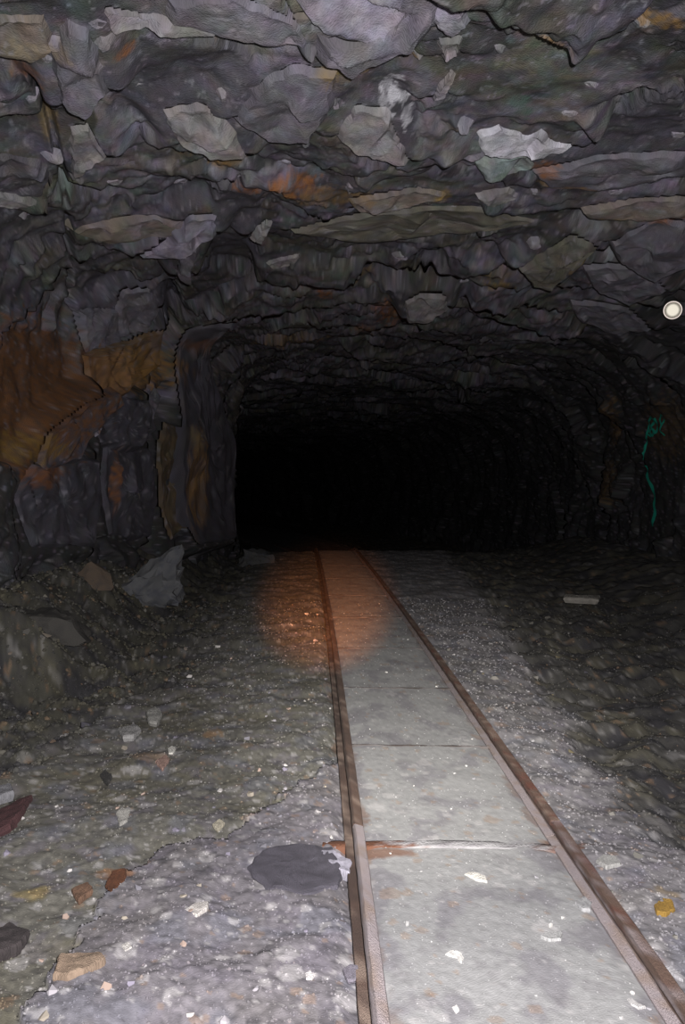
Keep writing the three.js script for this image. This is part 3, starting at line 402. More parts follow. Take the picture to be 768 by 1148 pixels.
// ---------------------------------------------------------------- walls and roof
let wallLeft, ceiling, wallRight;
{
  const ds = [...[-4, -3, -2, -1, -0.3, 0.3, 0.8, 1.2, 1.6, 2.0], ...depthRows(2.4, 75, 1 / 1250, 0.007, 0.052)];
  const ss = [];
  for (let s = 0; s < ARC;) { ss.push(s); const p = surface(s, 5, 0, [0, 0, 0]); s += p[1] > 3.1 && p[0] < 2.9 ? 0.0104 : p[0] < 0 ? 0.014 : 0.019; if (p[1] < -0.4) s += 0.08; }
  ss.push(ARC);
  const rows = ds.length, cols = ss.length, pos = new Float32Array(rows * cols * 3), col = new Float32Array(rows * cols * 3), uv = new Float32Array(rows * cols * 2), p = [0, 0, 0], c = [0, 0, 0];
  console.log('tunnel grid', rows, cols);
  for (let r = 0; r < rows; r++) for (let i = 0; i < cols; i++) {
    const o = (r * cols + i), s = ss[i], d = ds[r];
    surface(s, d, relief(s, d), p);
    let tone = null;
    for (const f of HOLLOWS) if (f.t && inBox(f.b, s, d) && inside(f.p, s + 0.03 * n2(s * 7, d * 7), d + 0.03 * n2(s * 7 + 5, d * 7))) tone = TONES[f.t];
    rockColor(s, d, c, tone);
    pos.set(p, o * 3); col.set(c, o * 3); uv[o * 2] = s; uv[o * 2 + 1] = d;
  }
  const nrm = gridNormals(pos, rows, cols);
  // columns run from the left foot over the roof to the right foot; faces look inwards
  let a = 0, b = 0;
  for (let i = 0; i < cols; i++) { surface(ss[i], 5, 0, p); if (p[0] < 0 && p[1] < 3.2) a = i; if (p[0] < 4.3 && p[0] > 0) b = i; if (p[0] > 4.3 && p[1] > 2.6) b = i; }
  const build = (c0, c1) => new THREE.Mesh(gridGeometry(pos, col, uv, nrm, rows, cols, c0, c1), rockMat);
  wallLeft = setting(build(0, a), 'wall_left', 'broken slate wall of the mine tunnel on the left with rusty orange seepage', 'rock wall');
  ceiling = setting(build(a, b), 'ceiling', 'rough blasted slate roof of the mine tunnel with ochre veins', 'rock roof');
  wallRight = setting(build(b, cols - 1), 'wall_right', 'dark slate wall of the mine tunnel on the right', 'rock wall');
  const sa = ss[a], sb = ss[b];
  for (const f of SLABS) if (f.t === 'chip') { f.o = relief(f.c[0], f.c[1]) + 0.012; f.tz = 0.12; }
  // slabs standing proud of the wall and the roof
  for (const f of SLABS) {
    const small = f.t === 'chip', K = small ? 24 : 72, rings = small ? [0, 0.5, 0.8, 0.95, 0.99, 1.02, 1.06] : [0, 0.08, 0.16, 0.24, 0.32, 0.4, 0.48, 0.56, 0.64, 0.72, 0.79, 0.85, 0.9, 0.94, 0.97, 0.99, 1.02, 1.06], R = rings.length, n = f.p.length, per = [0];
    for (let i = 0; i < n; i++) { const q = f.p[i], w = f.p[(i + 1) % n]; per.push(per[i] + Math.hypot(w[0] - q[0], w[1] - q[1])); }
    const out = [];
    for (let k = 0; k < K; k++) { const l = k / K * per[n]; let i = 0; while (per[i + 1] < l) i++; const t = (l - per[i]) / (per[i + 1] - per[i]), q = f.p[i], w = f.p[(i + 1) % n]; const j = 0.05 * Math.min(0.5, per[n] / 4), wv = (o) => 0.8 * n2(k * 12 / K + o, f.c[0] * 5); out.push([mix(q[0], w[0], t) + j * wv(0), mix(q[1], w[1], t) + j * wv(40)]); }
    const P = [], C = [], U = [], I = [];
    rings.forEach((r, ri) => out.forEach(([x, y], k) => {
      const rad = Math.hypot(x - f.c[0], y - f.c[1]) || 1, grow = ri === R - 1 ? 0.7 * f.k / rad : ri === R - 2 ? 0.22 * f.k / rad : 0, rr = Math.min(r, 1) + grow, s = f.c[0] + (x - f.c[0]) * rr, d = f.c[1] + (y - f.c[1]) * rr, chip = (0.9 * fineRelief(s, d) + facets(s, d, 0.33, 0.28, 7, 0.012, 0.24)) * (1 - 0.65 * sm(0.7, 1, r));
      const drop = ri === R - 1 ? f.k : ri === R - 2 ? 0.35 * f.k : ri === R - 3 ? 0.006 : 0;
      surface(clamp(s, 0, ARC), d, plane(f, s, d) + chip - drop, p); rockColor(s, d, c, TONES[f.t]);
      P.push(...p); C.push(...c); U.push(s, d);
    }));
    for (let r = 0; r + 1 < rings.length; r++) for (let k = 0; k < K; k++) { const k1 = (k + 1) % K, A = r * K + k, B = r * K + k1, D = A + K, E = B + K; I.push(A, D, B, B, D, E); }
    let g = new THREE.BufferGeometry();
    g.setAttribute('position', new THREE.Float32BufferAttribute(P, 3)); g.setAttribute('color', new THREE.Float32BufferAttribute(C, 3)); g.setAttribute('uv', new THREE.Float32BufferAttribute(U, 2)); g.setIndex(I);
    // wind the faces so that they look into the tunnel
    surface(f.c[0], f.c[1], 0, p); const q0 = [...p]; surface(f.c[0], f.c[1], 1, p);
    const inward = new THREE.Vector3(p[0] - q0[0], p[1] - q0[1], p[2] - q0[2]);
    g.computeVertexNormals(); const nn = g.attributes.normal; const mean = new THREE.Vector3();
    for (let k = K; k < (small ? 3 : 9) * K; k++) mean.add(new THREE.Vector3().fromBufferAttribute(nn, k));
    if (mean.dot(inward) < 0) { for (let i = 0; i < I.length; i += 3) [I[i + 1], I[i + 2]] = [I[i + 2], I[i + 1]]; g.setIndex(I); }
    g.deleteAttribute('normal'); g = toCreasedNormals(g, 0.5);
    part(f.t === 'white' ? 'quartz_flake' : small ? 'rock_flake' : 'rock_slab', g, rockMat, f.c[0] < sa ? wallLeft : f.c[0] > sb ? wallRight : ceiling, f.t === 'white' ? 'white ragged flake of rock' : f.t.startsWith('rust') ? 'rust-stained rock slab' : undefined);
  }
}
{
  const cap = (name, d, label) => {                // rock closing both ends of the tunnel
    const sh = new THREE.Shape(); prof.forEach(([x, y], i) => { const X = x * 1.15 + bend(d); i ? sh.lineTo(X, y * 1.15) : sh.moveTo(X, y * 1.15); });
    const g = new THREE.ExtrudeGeometry(sh, { depth: 0.5, bevelEnabled: false });
    const n = g.attributes.position.count, C = new Float32Array(n * 3), c = [0, 0, 0];
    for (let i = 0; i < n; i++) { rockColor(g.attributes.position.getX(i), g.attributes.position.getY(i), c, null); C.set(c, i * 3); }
    g.setAttribute('color', new THREE.BufferAttribute(C, 3));
    const m = new THREE.Mesh(g, rockMat); m.position.z = -d; setting(m, name, label, 'rock wall');
  };
  cap('wall_back', 75.2, 'far rock face closing the dark tunnel'); cap('wall_front', -3.9, 'rock face behind the photographer');
}

// ---------------------------------------------------------------- floor
const GAUGE = 0.764, RAIL = 0.066;
const trackX = (d) => 0.515 - 0.028 * d - 0.00088 * d * d;
const TIES = [2.9, 4.03, 5.17, 6.42, 7.9, 9.45, 11.1, 12.8];
const CRUST = [[-0.86, 1.2], [-0.79, 2.19], [-0.76, 2.71], [-0.65, 2.94], [-0.42, 3.03], [-0.21, 3.55], [-0.05, 3.78]];
const RIGHT_EDGE = [[0.5, 1.26], [2.87, 1.22], [3.45, 1.17], [4.83, 1.27], [7.5, 1.47], [12, 1.75], [16, 1.9], [80, 2]];
const HEAP = [[1, -1.5], [3.6, -1.5], [4.16, -1.45], [4.4, -1.38], [5.13, -1.27], [5.4, -1.05], [7, -1.2], [12, -1.4], [80, -1.5]];
const along = (list, v) => { for (let i = 0; i + 1 < list.length; i++) if (v <= list[i + 1][0]) return mix(list[i][1], list[i + 1][1], clamp((v - list[i][0]) / (list[i + 1][0] - list[i][0]))); return list[list.length - 1][1]; };
const crustPoly = [...CRUST, [0.06, 4.3], [0.06, 30], [1.1, 30], [1.1, 1.2]];
const zone = { crust: 0, right: 0, heap: 0, track: 0 };
function zones(x, d) {
  const jx = x + 0.035 * n2(x * 6, d * 6) + 0.015 * n2(x * 22, d * 22), jd = d + 0.05 * n2(x * 6 + 7, d * 6) + 0.015 * n2(x * 22 + 3, d * 22);
  const u = x - trackX(d);
  zone.track = 1 - sm(GAUGE / 2 - 0.03, GAUGE / 2 + 0.02, Math.abs(u));
  zone.crust = u > -GAUGE / 2 || inside(crustPoly, jx, jd) ? 1 : 0;
  zone.right = sm(-0.06, 0.12, jx - along(RIGHT_EDGE, d) + 0.08 * n2(x * 2, d * 2));
  zone.heap = sm(-0.05, 0.12, along(HEAP, d) - jx + 0.08 * n2(x * 2 + 4, d * 2));
  return zone;
}
const pebble = (x, d, size, k) => { const v = voronoi(x / size, d / size, k); return size * 0.3 * Math.max(0, 0.45 - v.f1) * (hash(v.i, v.j, k + 5) > 0.45 ? hash(v.i, v.j, k + 6) : 0); };
function floorY(x, d, plain) {
  const z = zones(x, d), off = 1 - z.track;
  let y = 0.006 * n2(x * 3, d * 3) * (0.4 + off) + (z.crust ? 0 : -0.022) * (1 - z.heap) - 0.05 * z.right - 0.05 * z.heap;
  y += off * 0.028 * fbm(x * 1.6, d * 1.6, 3);
  y += z.heap * (0.55 * sm(0.45, 1.35, along(HEAP, d) - x) + 0.10 * fbm(x * 2.1 + 3, d * 2.1, 4) + 0.05 * facets(x, d, 0.5, 0.4, 21, 0.5, 0.4));
  y += z.right * (0.30 * sm(1.3, 2.9, x - along(RIGHT_EDGE, d)) + 0.09 * fbm(x * 1.9 + 30, d * 1.9, 4));
  y -= clamp(0.125 * (d - 15.6), 0, 1.05);
  if (!plain) {
    const rough = 0.25 + 0.75 * off;
    y += rough * (pebble(x, d, 0.045, 41) + pebble(x, d, 0.09, 42) * 0.35 * (1 - z.right) * (1 + z.heap)) + 0.5 * pebble(x, d, 0.02, 43) + rough * 0.005 * fbm(x * 14, d * 14, 3);
    const u = Math.abs(x - trackX(d));
    const v = Math.abs(u - GAUGE / 2); if (v < 0.12) y -= 0.022 * (1 - sm(0.02, 0.1, v)) * (x < trackX(d) - 0.38 ? 1.2 : 0.5);
  }
  return y;
}
const DUST = lin(0x979796), DUST2 = lin(0x7d7a7c), PINK = lin(0x736f73), LEFT = lin(0x69675f), HEAPC = lin(0x39382f), RIGHTC = lin(0x35342d), WET = lin(0x2b2a30), CHIP = lin(0xbdbab8), PURP = lin(0x6c6770), SAND = lin(0x625e4c), BLUE = lin(0x6a6d78);
function floorColor(x, d, c) {
  const z = zones(x, d), a = fbm(x * 1.4, d * 1.4, 4), b = fbm(x * 5, d * 5 + 9, 4);
  const base = z.track > 0.5 ? DUST : z.crust ? (x < trackX(d) ? PINK : DUST2) : LEFT;
  c[0] = base[0]; c[1] = base[1]; c[2] = base[2];
  if (z.track < 0.5) { blend(c, PURP, 0.55 * sm(0.05, 0.4, b)); blend(c, SAND, (z.crust ? 0.2 : 0.6) * sm(0.0, 0.4, a)); blend(c, BLUE, 0.4 * sm(0.1, 0.4, fbm(x * 2.7 + 60, d * 2.7, 3))); }
  else blend(c, PURP, 0.45 * sm(0.12, 0.42, fbm(x * 3.1 + 5, d * 2.4, 4) + 0.35 * sm(0.2, 0.38, Math.abs(x - trackX(d)))));
  blend(c, RIGHTC, 0.85 * z.right); blend(c, HEAPC, 0.8 * z.heap);
  blend(c, WET, 0.7 * Math.max(z.right, z.heap) * sm(-0.05, 0.3, fbm(x * 2.2 + 8, d * 3, 4)));
  blend(c, SAND, 0.5 * Math.max(z.right, z.heap) * sm(0.05, 0.35, fbm(x * 1.8 - 18, d * 2.4, 4)));
  for (const [size, k, p] of [[0.045, 41, 0.10], [0.02, 43, 0.06], [0.09, 42, 0.05]]) {
    const v = voronoi(x / size, d / size, k), r = hash(v.i, v.j, k + 7);
    if (v.f1 < 0.42) { if (r < p * (z.track > 0.5 ? 0.5 : 1)) blend(c, CHIP, 0.38 * (1 - 0.6 * Math.max(z.heap, z.right))); else if (r > 1 - p) blend(c, z.track > 0.5 ? DUST2 : WET, 0.32); else if (r > 1 - p * 1.4) blend(c, [0.30, 0.19, 0.11], 0.35); }
  }
  const m = 0.9 + 0.5 * fbm(x * 26, d * 26, 3) * (z.track > 0.5 ? 0.35 : 0.8); c[0] *= m; c[1] *= m; c[2] *= m;
  for (const [sx, sd, rx, rd, col, st] of FLOOR_STAINS) { const q = ((x - sx) / rx) ** 2 + ((d - sd) / rd) ** 2; if (q < 2.2) blend(c, col, st * sm(0, 0.8, 1 - q + 1.1 * fbm(x * 9 + sx, d * 9, 4))); }
}
const RUSTC = [0.16, 0.075, 0.04];
const FLOOR_STAINS = [[0.13, 2.86, 0.14, 0.05, RUSTC, 0.8], [0.80, 2.92, 0.12, 0.06, RUSTC, 0.7], [-0.8, 2.74, 0.09, 0.05, [0.2, 0.09, 0.03], 0.7], [1.06, 2.58, 0.05, 0.04, [0.30, 0.2, 0.06], 0.4], [-1.02, 2.62, 0.08, 0.06, [0.28, 0.22, 0.08], 0.6], [-0.95, 3.9, 0.12, 0.1, [0.30, 0.20, 0.13], 0.5], [-0.7, 4.3, 0.06, 0.08, [0.3, 0.17, 0.07], 0.6]];
for (let d = 1.6; d < 15; d += 0.32) for (const sgn of [-1, 1]) FLOOR_STAINS.push([trackX(d) + sgn * GAUGE / 2 + 0.03 * n2(d, sgn * 4), d, 0.055, 0.17, [0.15, 0.085, 0.055], 0.45 + 0.3 * n2(d * 2, sgn)]);
{
  const ds = [...[-4, -3, -2, -1, -0.2, 0.4, 0.8, 1.1, 1.35], ...depthRows(1.55, 75, 1 / 720, 0.008, 0.065)], xs = [];
  for (let x = -4.6; x < 6.4;) { xs.push(x); x += x > -1.1 && x < 1.3 ? 0.0086 : x > -2.6 && x < 3.2 ? 0.018 : 0.04; }
  const rows = ds.length, cols = xs.length, pos = new Float32Array(rows * cols * 3), col = new Float32Array(rows * cols * 3), uv = new Float32Array(rows * cols * 2), c = [0, 0, 0];
  console.log('floor grid', rows, cols);
  for (let r = 0; r < rows; r++) for (let i = 0; i < cols; i++) {
    const o = r * cols + i, x = xs[i], d = ds[r];
    pos[o * 3] = x + bend(d); pos[o * 3 + 1] = floorY(x, d); pos[o * 3 + 2] = -d; floorColor(x, d, c); col.set(c, o * 3); uv[o * 2] = x * 1.3; uv[o * 2 + 1] = d * 1.3;
  }
  setting(new THREE.Mesh(gridGeometry(pos, col, uv, gridNormals(pos, rows, cols), rows, cols, 0, cols - 1), floorMat), 'floor', 'dusty gravel floor of the mine tunnel', 'ground');
}

// ---------------------------------------------------------------- track
function paintGrain(g, colors, f, k) {              // mottled colour per vertex
  const p = g.attributes.position, C = new Float32Array(p.count * 3), c = [0, 0, 0];
  for (let i = 0; i < p.count; i++) { const [x, y, z] = [p.getX(i), p.getY(i), p.getZ(i)]; c[0] = colors[0][0]; c[1] = colors[0][1]; c[2] = colors[0][2]; for (let j = 1; j < colors.length; j++) blend(c, colors[j], 0.75 * sm(-0.1, 0.5, n3(x * f + 9 * j + k, y * f * 3, z * f * 0.5) * 0.55 + 0.6 * n3(x * f * 4, y * f * 4 + k, z * f * 2 + j * 5))); C.set(c, i * 3); }
  g.setAttribute('color', new THREE.BufferAttribute(C, 3)); return g;
}
function sweep(profile, from, to, xOf, yOf, cant) { // closed profile [across, up] swept along the track
  const rows = [], step = 0.04, P = [], U = [], I = [], n = profile.length;
  for (let d = from; d < to; d += step * Math.max(1, d / 4)) rows.push(d); rows.push(to);
  rows.forEach((d) => { const cc = Math.cos(cant), ss = Math.sin(cant); profile.forEach(([u, v], i) => { const wob = 0.0012 * n3(d * 9, i * 0.8, u * 30); P.push(xOf(d) + u * cc + v * ss + wob + bend(d), yOf(d) + v * cc - u * ss + wob, -d); U.push(i / n, d); }); });
  for (let r = 0; r + 1 < rows.length; r++) for (let i = 0; i < n; i++) { const j = (i + 1) % n, a = r * n + i, b = r * n + j, c = a + n, e = b + n; I.push(a, c, b, b, c, e); }
  const caps = THREE.ShapeUtils.triangulateShape(profile.map(([x, y]) => new THREE.Vector2(x, y)), []), last = (rows.length - 1) * n;
  for (const [a, b, c] of caps) I.push(a, c, b, last + a, last + b, last + c);
  const g = new THREE.BufferGeometry(); g.setAttribute('position', new THREE.Float32BufferAttribute(P, 3)); g.setAttribute('uv', new THREE.Float32BufferAttribute(U, 2)); g.setIndex(I);
  return g;
}
const steelMat = new THREE.MeshStandardMaterial({ name: 'rusty_steel', vertexColors: true, roughness: 0.85, metalness: 0.0, bumpMap: dustBump, bumpScale: 0.004 });
const RUST1 = lin(0x614d42), RUST2 = lin(0x4c3d36), TANR = lin(0x8f7d70), GREYR = lin(0x9a9091), OXIDE = lin(0x64392c);
const headP = [[-0.019, 0.042], [-0.021, 0.05], [-0.02, 0.061], [-0.015, 0.066], [0.015, 0.066], [0.02, 0.061], [0.021, 0.05], [0.019, 0.042]];
const webP = [[-0.006, 0.006], [-0.006, 0.044], [0.006, 0.044], [0.006, 0.006]];
const footP = [[-0.036, -0.004], [-0.036, 0.003], [-0.008, 0.011], [0.008, 0.011], [0.036, 0.003], [0.036, -0.004]];
function rail(side, from, to, label, heads) {
  const g = new THREE.Group(), xo = (d) => trackX(d) + side * GAUGE / 2, yo = (d) => -0.004 - clamp(0.125 * (d - 15.6), 0, 1.05), cant = side < 0 ? 0.30 : 0;
  const mk = (name, p, colors, k) => part(name, toCreasedNormals(paintGrain(sweep(p, from, to, xo, yo, cant), colors, 7, k), 0.7), steelMat, g);
  mk('rail_head', headP, heads, 2 + side); mk('rail_web', webP, side < 0 ? [RUST2, RUST1] : [RUST1, GREYR, TANR], 5); mk('rail_foot', footP, side < 0 ? [RUST2, RUST1, TANR] : [GREYR, TANR], 8);
  return put(g, 'rail', label, 'rail', { group: 'rails of the narrow track' });
}
rail(-1, 1.2, 2.955, 'left steel rail from the bottom edge up to the rusty tie', [GREYR, TANR]);
rail(-1, 2.961, 30, 'left steel rail running from the rusty tie into the dark', [RUST1, TANR, RUST2]);
rail(1, 1.2, 2.985, 'right steel rail from the bottom right corner up to the rusty tie', [RUST1, GREYR, OXIDE]);
rail(1, 2.991, 30, 'right steel rail running from the rusty tie into the dark', [RUST1, TANR, OXIDE]);
const ordinal = ['first', 'second', 'third', 'fourth', 'fifth', 'sixth', 'seventh', 'eighth'];
TIES.forEach((t, k) => {
  const W = k === 0 ? 1.0 : 0.70, n = 60, m = 8, P = [], I = [], U = [], rise = k === 0 ? 0.010 : 0.003, w = k === 0 ? 0.075 : 0.012 + 0.0045 * k;
  for (let i = 0; i <= n; i++) for (let j = 0; j <= m; j++) {
    const u = (i / n - 0.5) * W, a = j / m, edge = Math.sin(a * Math.PI), up = rise * Math.pow(edge, 0.8) - 0.03 * (j === 0 || j === m ? 1 : 0);
    P.push(u, up + 0.003 * n2(u * 8 + k, a * 2) - (k === 0 ? 0.006 * sm(0.05, 0.25, u) : 0), (0.5 - a) * -w - 0.004 * n2(u * 5, k * 3) - (k === 0 ? 0.02 * Math.sin((u + 0.5) * 3) : 0)); U.push(u, a * w);
  }
  for (let i = 0; i < n; i++) for (let j = 0; j < m; j++) { const a = i * (m + 1) + j, b = a + m + 1; I.push(a, b, a + 1, b, b + 1, a + 1); }
  const g = new THREE.BufferGeometry(); g.setAttribute('position', new THREE.Float32BufferAttribute(P, 3)); g.setAttribute('uv', new THREE.Float32BufferAttribute(U, 2)); g.setIndex(I); g.computeVertexNormals();
  const C = new Float32Array(P.length), c = [0, 0, 0];
  for (let i = 0; i < P.length / 3; i++) { const x = P[i * 3], z = P[i * 3 + 2]; c[0] = DUST[0]; c[1] = DUST[1]; c[2] = DUST[2]; blend(c, DUST2, 0.5 + 0.5 * sm(-0.1, 0.4, n2(x * 9 + k, z * 30))); const rusty = k === 0 ? Math.max(sm(-0.16, -0.26, x + 0.1 * n2(x * 12, z * 25)), 0.8 * sm(0.26, 0.36, x + 0.05 * n2(x * 14, z * 25))) : 0.25 * sm(0.2, 0.5, n2(x * 6 + 9 * k, z * 20)); blend(c, lin(0x5c3a28), rusty); if (k) blend(c, lin(0x39322f), 0.75 + 0.25 * sm(-0.2, 0.3, n2(x * 5 + 3 * k, z * 9))); C.set(c, i * 3); }  // buried ties: the dark of the crack beside them is put into the colour
  g.setAttribute('color', new THREE.BufferAttribute(C, 3));
  const o = new THREE.Mesh(g, steelMat); o.position.set(trackX(t), k ? 0.001 : -0.002, -t); o.rotation.y = Math.atan(0.028 + 0.00176 * t) * -1;
  put(o, 'track_tie', k === 0 ? 'rusty steel tie crossing under both rails nearest the camera' : `buried tie with crack shade in its colour, ${ordinal[k]} crosswise line between the rails counted from the bottom`, 'tie', { group: 'ties of the narrow track' });
});

// ---------------------------------------------------------------- stones with an outline of their own
function flatStone(poly, h, k) {                    // broken slab: ragged outline, chamfered rim, uneven top
  const K = 36, n = poly.length, per = [0], out = [];
  const cx = poly.reduce((a, p) => a + p[0], 0) / n, cd = poly.reduce((a, p) => a + p[1], 0) / n;
  for (let i = 0; i < n; i++) { const q = poly[i], w = poly[(i + 1) % n]; per.push(per[i] + Math.hypot(w[0] - q[0], w[1] - q[1])); }
  for (let j = 0; j < K; j++) { const l = j / K * per[n]; let i = 0; while (per[i + 1] < l) i++; const t = (l - per[i]) / (per[i + 1] - per[i]), q = poly[i], w = poly[(i + 1) % n], a = 0.022 * per[n] / 3; out.push([mix(q[0], w[0], t) - cx + a * n2(j * 0.9, k), mix(q[1], w[1], t) - cd + a * n2(j * 0.9 + 30, k)]); }
  const rings = [[0, 0], [0.12, 0], [0.24, 0], [0.36, 0], [0.48, 0], [0.6, 0], [0.7, 0], [0.82, 0], [0.93, -0.03], [1, -0.35], [1.02, -1], [0.9, -2.2]], P = [], I = [], U = [];
  rings.forEach(([r, dy], ri) => out.forEach(([x, z]) => { const X = x * r, Z = z * r; P.push(X, h * (1 + dy) + (ri < 10 ? h * 0.4 * fbm((X + k) * 8, Z * 14, 3) : 0), -Z); U.push(X * 3, Z * 3 + k); }));
  for (let r = 0; r + 1 < rings.length; r++) for (let j = 0; j < K; j++) { const b = (j + 1) % K, A = r * K + j, B = r * K + b; I.push(A, A + K, B, B, A + K, B + K); }
  let g = new THREE.BufferGeometry(); g.setAttribute('position', new THREE.Float32BufferAttribute(P, 3)); g.setAttribute('uv', new THREE.Float32BufferAttribute(U, 2)); g.setIndex(I);
  g.computeVertexNormals(); let up = 0; for (let i = K; i < 7 * K; i++) up += g.attributes.normal.getY(i);
  if (up < 0) { for (let i = 0; i < I.length; i += 3) [I[i + 1], I[i + 2]] = [I[i + 2], I[i + 1]]; g.setIndex(I); }
  g.deleteAttribute('normal');
  return { g: toCreasedNormals(g, 0.5), cx, cd };
}
FLAT_STONES.forEach((f, k) => {
  const wide = Math.max(...f.p.map((p) => p[0])) - Math.min(...f.p.map((p) => p[0])), { g, cx, cd } = flatStone(f.p, Math.min(f.h, 0.16 * wide), k * 3.7);
  const hsl = lin(f.c), o = new THREE.Mesh(paintGrain(g, [hsl, hsl.map((v) => v * 0.72), hsl.map((v) => v * 1.2)], 16, k), stoneVertexMat());
  o.position.set(cx, Math.max(f.y, floorY(cx, cd, true)) - 0.002, -cd); o.rotation.set(f.t[0], 0, f.t[1]);
  put(o, f.n, f.l, f.n === 'timber_sliver' ? 'board' : 'stone');
});
function stoneVertexMat() { if (!stoneMats.has('v')) stoneMats.set('v', new THREE.MeshStandardMaterial({ name: 'stone', vertexColors: true, roughness: 0.88, bumpMap: rockBump, bumpScale: 0.004 })); return stoneMats.get('v'); }
function boulder(points, colors, k) {               // angular block from its corners, its faces chipped
  let g = new TessellateModifier(0.07, 7).modify(new ConvexGeometry(points.map((p) => new THREE.Vector3(...p)))); g.deleteAttribute('normal'); if (g.attributes.uv) g.deleteAttribute('uv'); g = mergeVertices(g, 1e-4);
  { const q = g.attributes.position; for (let i = 0; i < q.count; i++) { const [x, y, z] = [q.getX(i), q.getY(i), q.getZ(i)], e = 1 + 0.16 * n3(x * 5 + k, y * 5, z * 5) + 0.09 * n3(x * 13, y * 13 + k, z * 13); q.setXYZ(i, x * e, y * e, z * e); } g = toCreasedNormals(g, 0.5); }
  const p = g.attributes.position, U = new Float32Array(p.count * 2); for (let i = 0; i < p.count; i++) { U[i * 2] = p.getX(i) + p.getZ(i) * 0.6; U[i * 2 + 1] = p.getY(i) + p.getZ(i) * 0.3; }
  g.setAttribute('uv', new THREE.BufferAttribute(U, 2)); return paintGrain(g, colors, 6, k);
}
function place(g, name, label, x, d, turn, dy = 0) { const o = new THREE.Mesh(g, stoneVertexMat()); o.position.set(x, floorY(x, d, true) + dy, -d); o.rotation.y = turn; return put(o, name, label, 'rock'); }
const G1 = lin(0x5c5d5e), G2 = lin(0x484a52), G3 = lin(0x4a4a48);
place(boulder([[-0.34, -0.1, 0.12], [0.3, -0.1, 0.14], [0.27, 0.05, 0.22], [-0.28, 0.02, 0.2], [0.34, 0.5, -0.12], [0.22, 0.36, -0.1], [0.3, 0.48, -0.2], [-0.12, 0.22, -0.02], [-0.4, 0.06, 0.0], [-0.3, -0.1, -0.15], [0.3, -0.1, -0.25]], [G1, G2], 3), 'slate_boulder', 'leaning triangular grey slate block at the foot of the left wall', -2.02, 8.3, 0.1, 0.02);
place(boulder([[-0.24, -0.1, 0.14], [0.3, -0.1, 0.1], [0.24, 0.05, 0.08], [0.0, 0.11, 0.1], [-0.24, 0.1, 0.08], [-0.2, 0.13, -0.2], [0.16, 0.1, -0.2], [0.3, -0.1, -0.2], [-0.24, -0.1, -0.2]], [lin(0x3c3a36), lin(0x2f2e2c)], 9), 'ledge_boulder', 'low broad brownish block on the left bank at the frame edge', -2.12, 5.6, 0.1, 0.0);
place(boulder([[-0.12, -0.1, 0.1], [0.14, -0.1, 0.12], [0.16, 0.06, 0.04], [-0.02, 0.15, 0.02], [-0.15, 0.06, 0], [0.1, 0.08, -0.12], [-0.1, -0.1, -0.12], [0.14, -0.1, -0.1]], [lin(0x54483c), lin(0x403a36)], 12), 'rust_boulder', 'small brown block among the rubble below the rusty seepage', -2.3, 7.4, 0.4, 0.05);
place(boulder([[-0.3, -0.1, 0.2], [0.3, -0.1, 0.2], [0.26, 0.12, 0.1], [-0.2, 0.2, 0.05], [0, 0.22, -0.1], [0.3, -0.1, -0.2], [-0.3, -0.1, -0.2], [0.2, 0.16, -0.12]], [G3, G2], 15), 'slate_boulder', 'dark slate block in front of the dark niche on the left', -1.45, 13.4, 0.4, 0.02);
place(boulder([[-0.16, -0.1, 0.1], [0.16, -0.1, 0.1], [0.12, 0.14, 0.04], [-0.1, 0.12, 0.06], [0.02, 0.16, -0.06], [0.16, -0.1, -0.1], [-0.16, -0.1, -0.1]], [lin(0x77736a), G1], 18), 'slate_boulder', 'pale block beside the foot of the corner pillar on the left', -1.55, 14.3, 0.9, 0.02);

// ---------------------------------------------------------------- loose stones
const chipShapes = [];
for (let k = 0; k < 8; k++) { const pts = []; const flat = 0.35 + 0.35 * rnd(), n = 9 + Math.floor(rnd() * 4); for (let i = 0; i < n; i++) { const a = i / n * 6.283 + rnd() * 0.5, e = (rnd() - 0.5) * 2, r = 0.75 + 0.25 * rnd(); pts.push(new THREE.Vector3(Math.cos(a) * r * Math.sqrt(1 - 0.6 * e * e), e * flat, Math.sin(a) * r * (0.55 + 0.1 * k % 0.4) * Math.sqrt(1 - 0.6 * e * e))); } const g = new ConvexGeometry(pts); g.setAttribute('uv', new THREE.Float32BufferAttribute(new Float32Array(g.attributes.position.count * 2), 2)); chipShapes.push(g); }
const chipTones = { track: [0xb9b7b2, 0xa5a4a2, 0xcbc8c2, 0x8f8d90], left: [0x9a969a, 0xb4b0ac, 0x7c7784, 0x8d8578, 0x6c6a70, 0xa08c80], right: [0x5d5b55, 0x726f69, 0x4b4950, 0x69614a], heap: [0x55534e, 0x66635a, 0x47454c, 0x736b5f] };
const toneWord = { 0xb9b7b2: 'pale', 0xa5a4a2: 'light grey', 0xcbc8c2: 'whitish', 0x8f8d90: 'mid-grey', 0x9a969a: 'light grey', 0xb4b0ac: 'pale', 0x7c7784: 'purplish', 0x8d8578: 'buff', 0x6c6a70: 'dark grey', 0xa08c80: 'pinkish', 0x5d5b55: 'olive grey', 0x726f69: 'light grey', 0x4b4950: 'dark grey', 0x69614a: 'yellowish', 0x55534e: 'grey', 0x66635a: 'buff', 0x47454c: 'dark', 0x736b5f: 'pale' };
const reach = (d) => { const n = TIES.filter((t) => t < d).length; return n === 0 ? 'before the rusty tie' : n === 1 ? 'beyond the rusty tie' : `past the ${ordinal[n - 1]} tie`; };
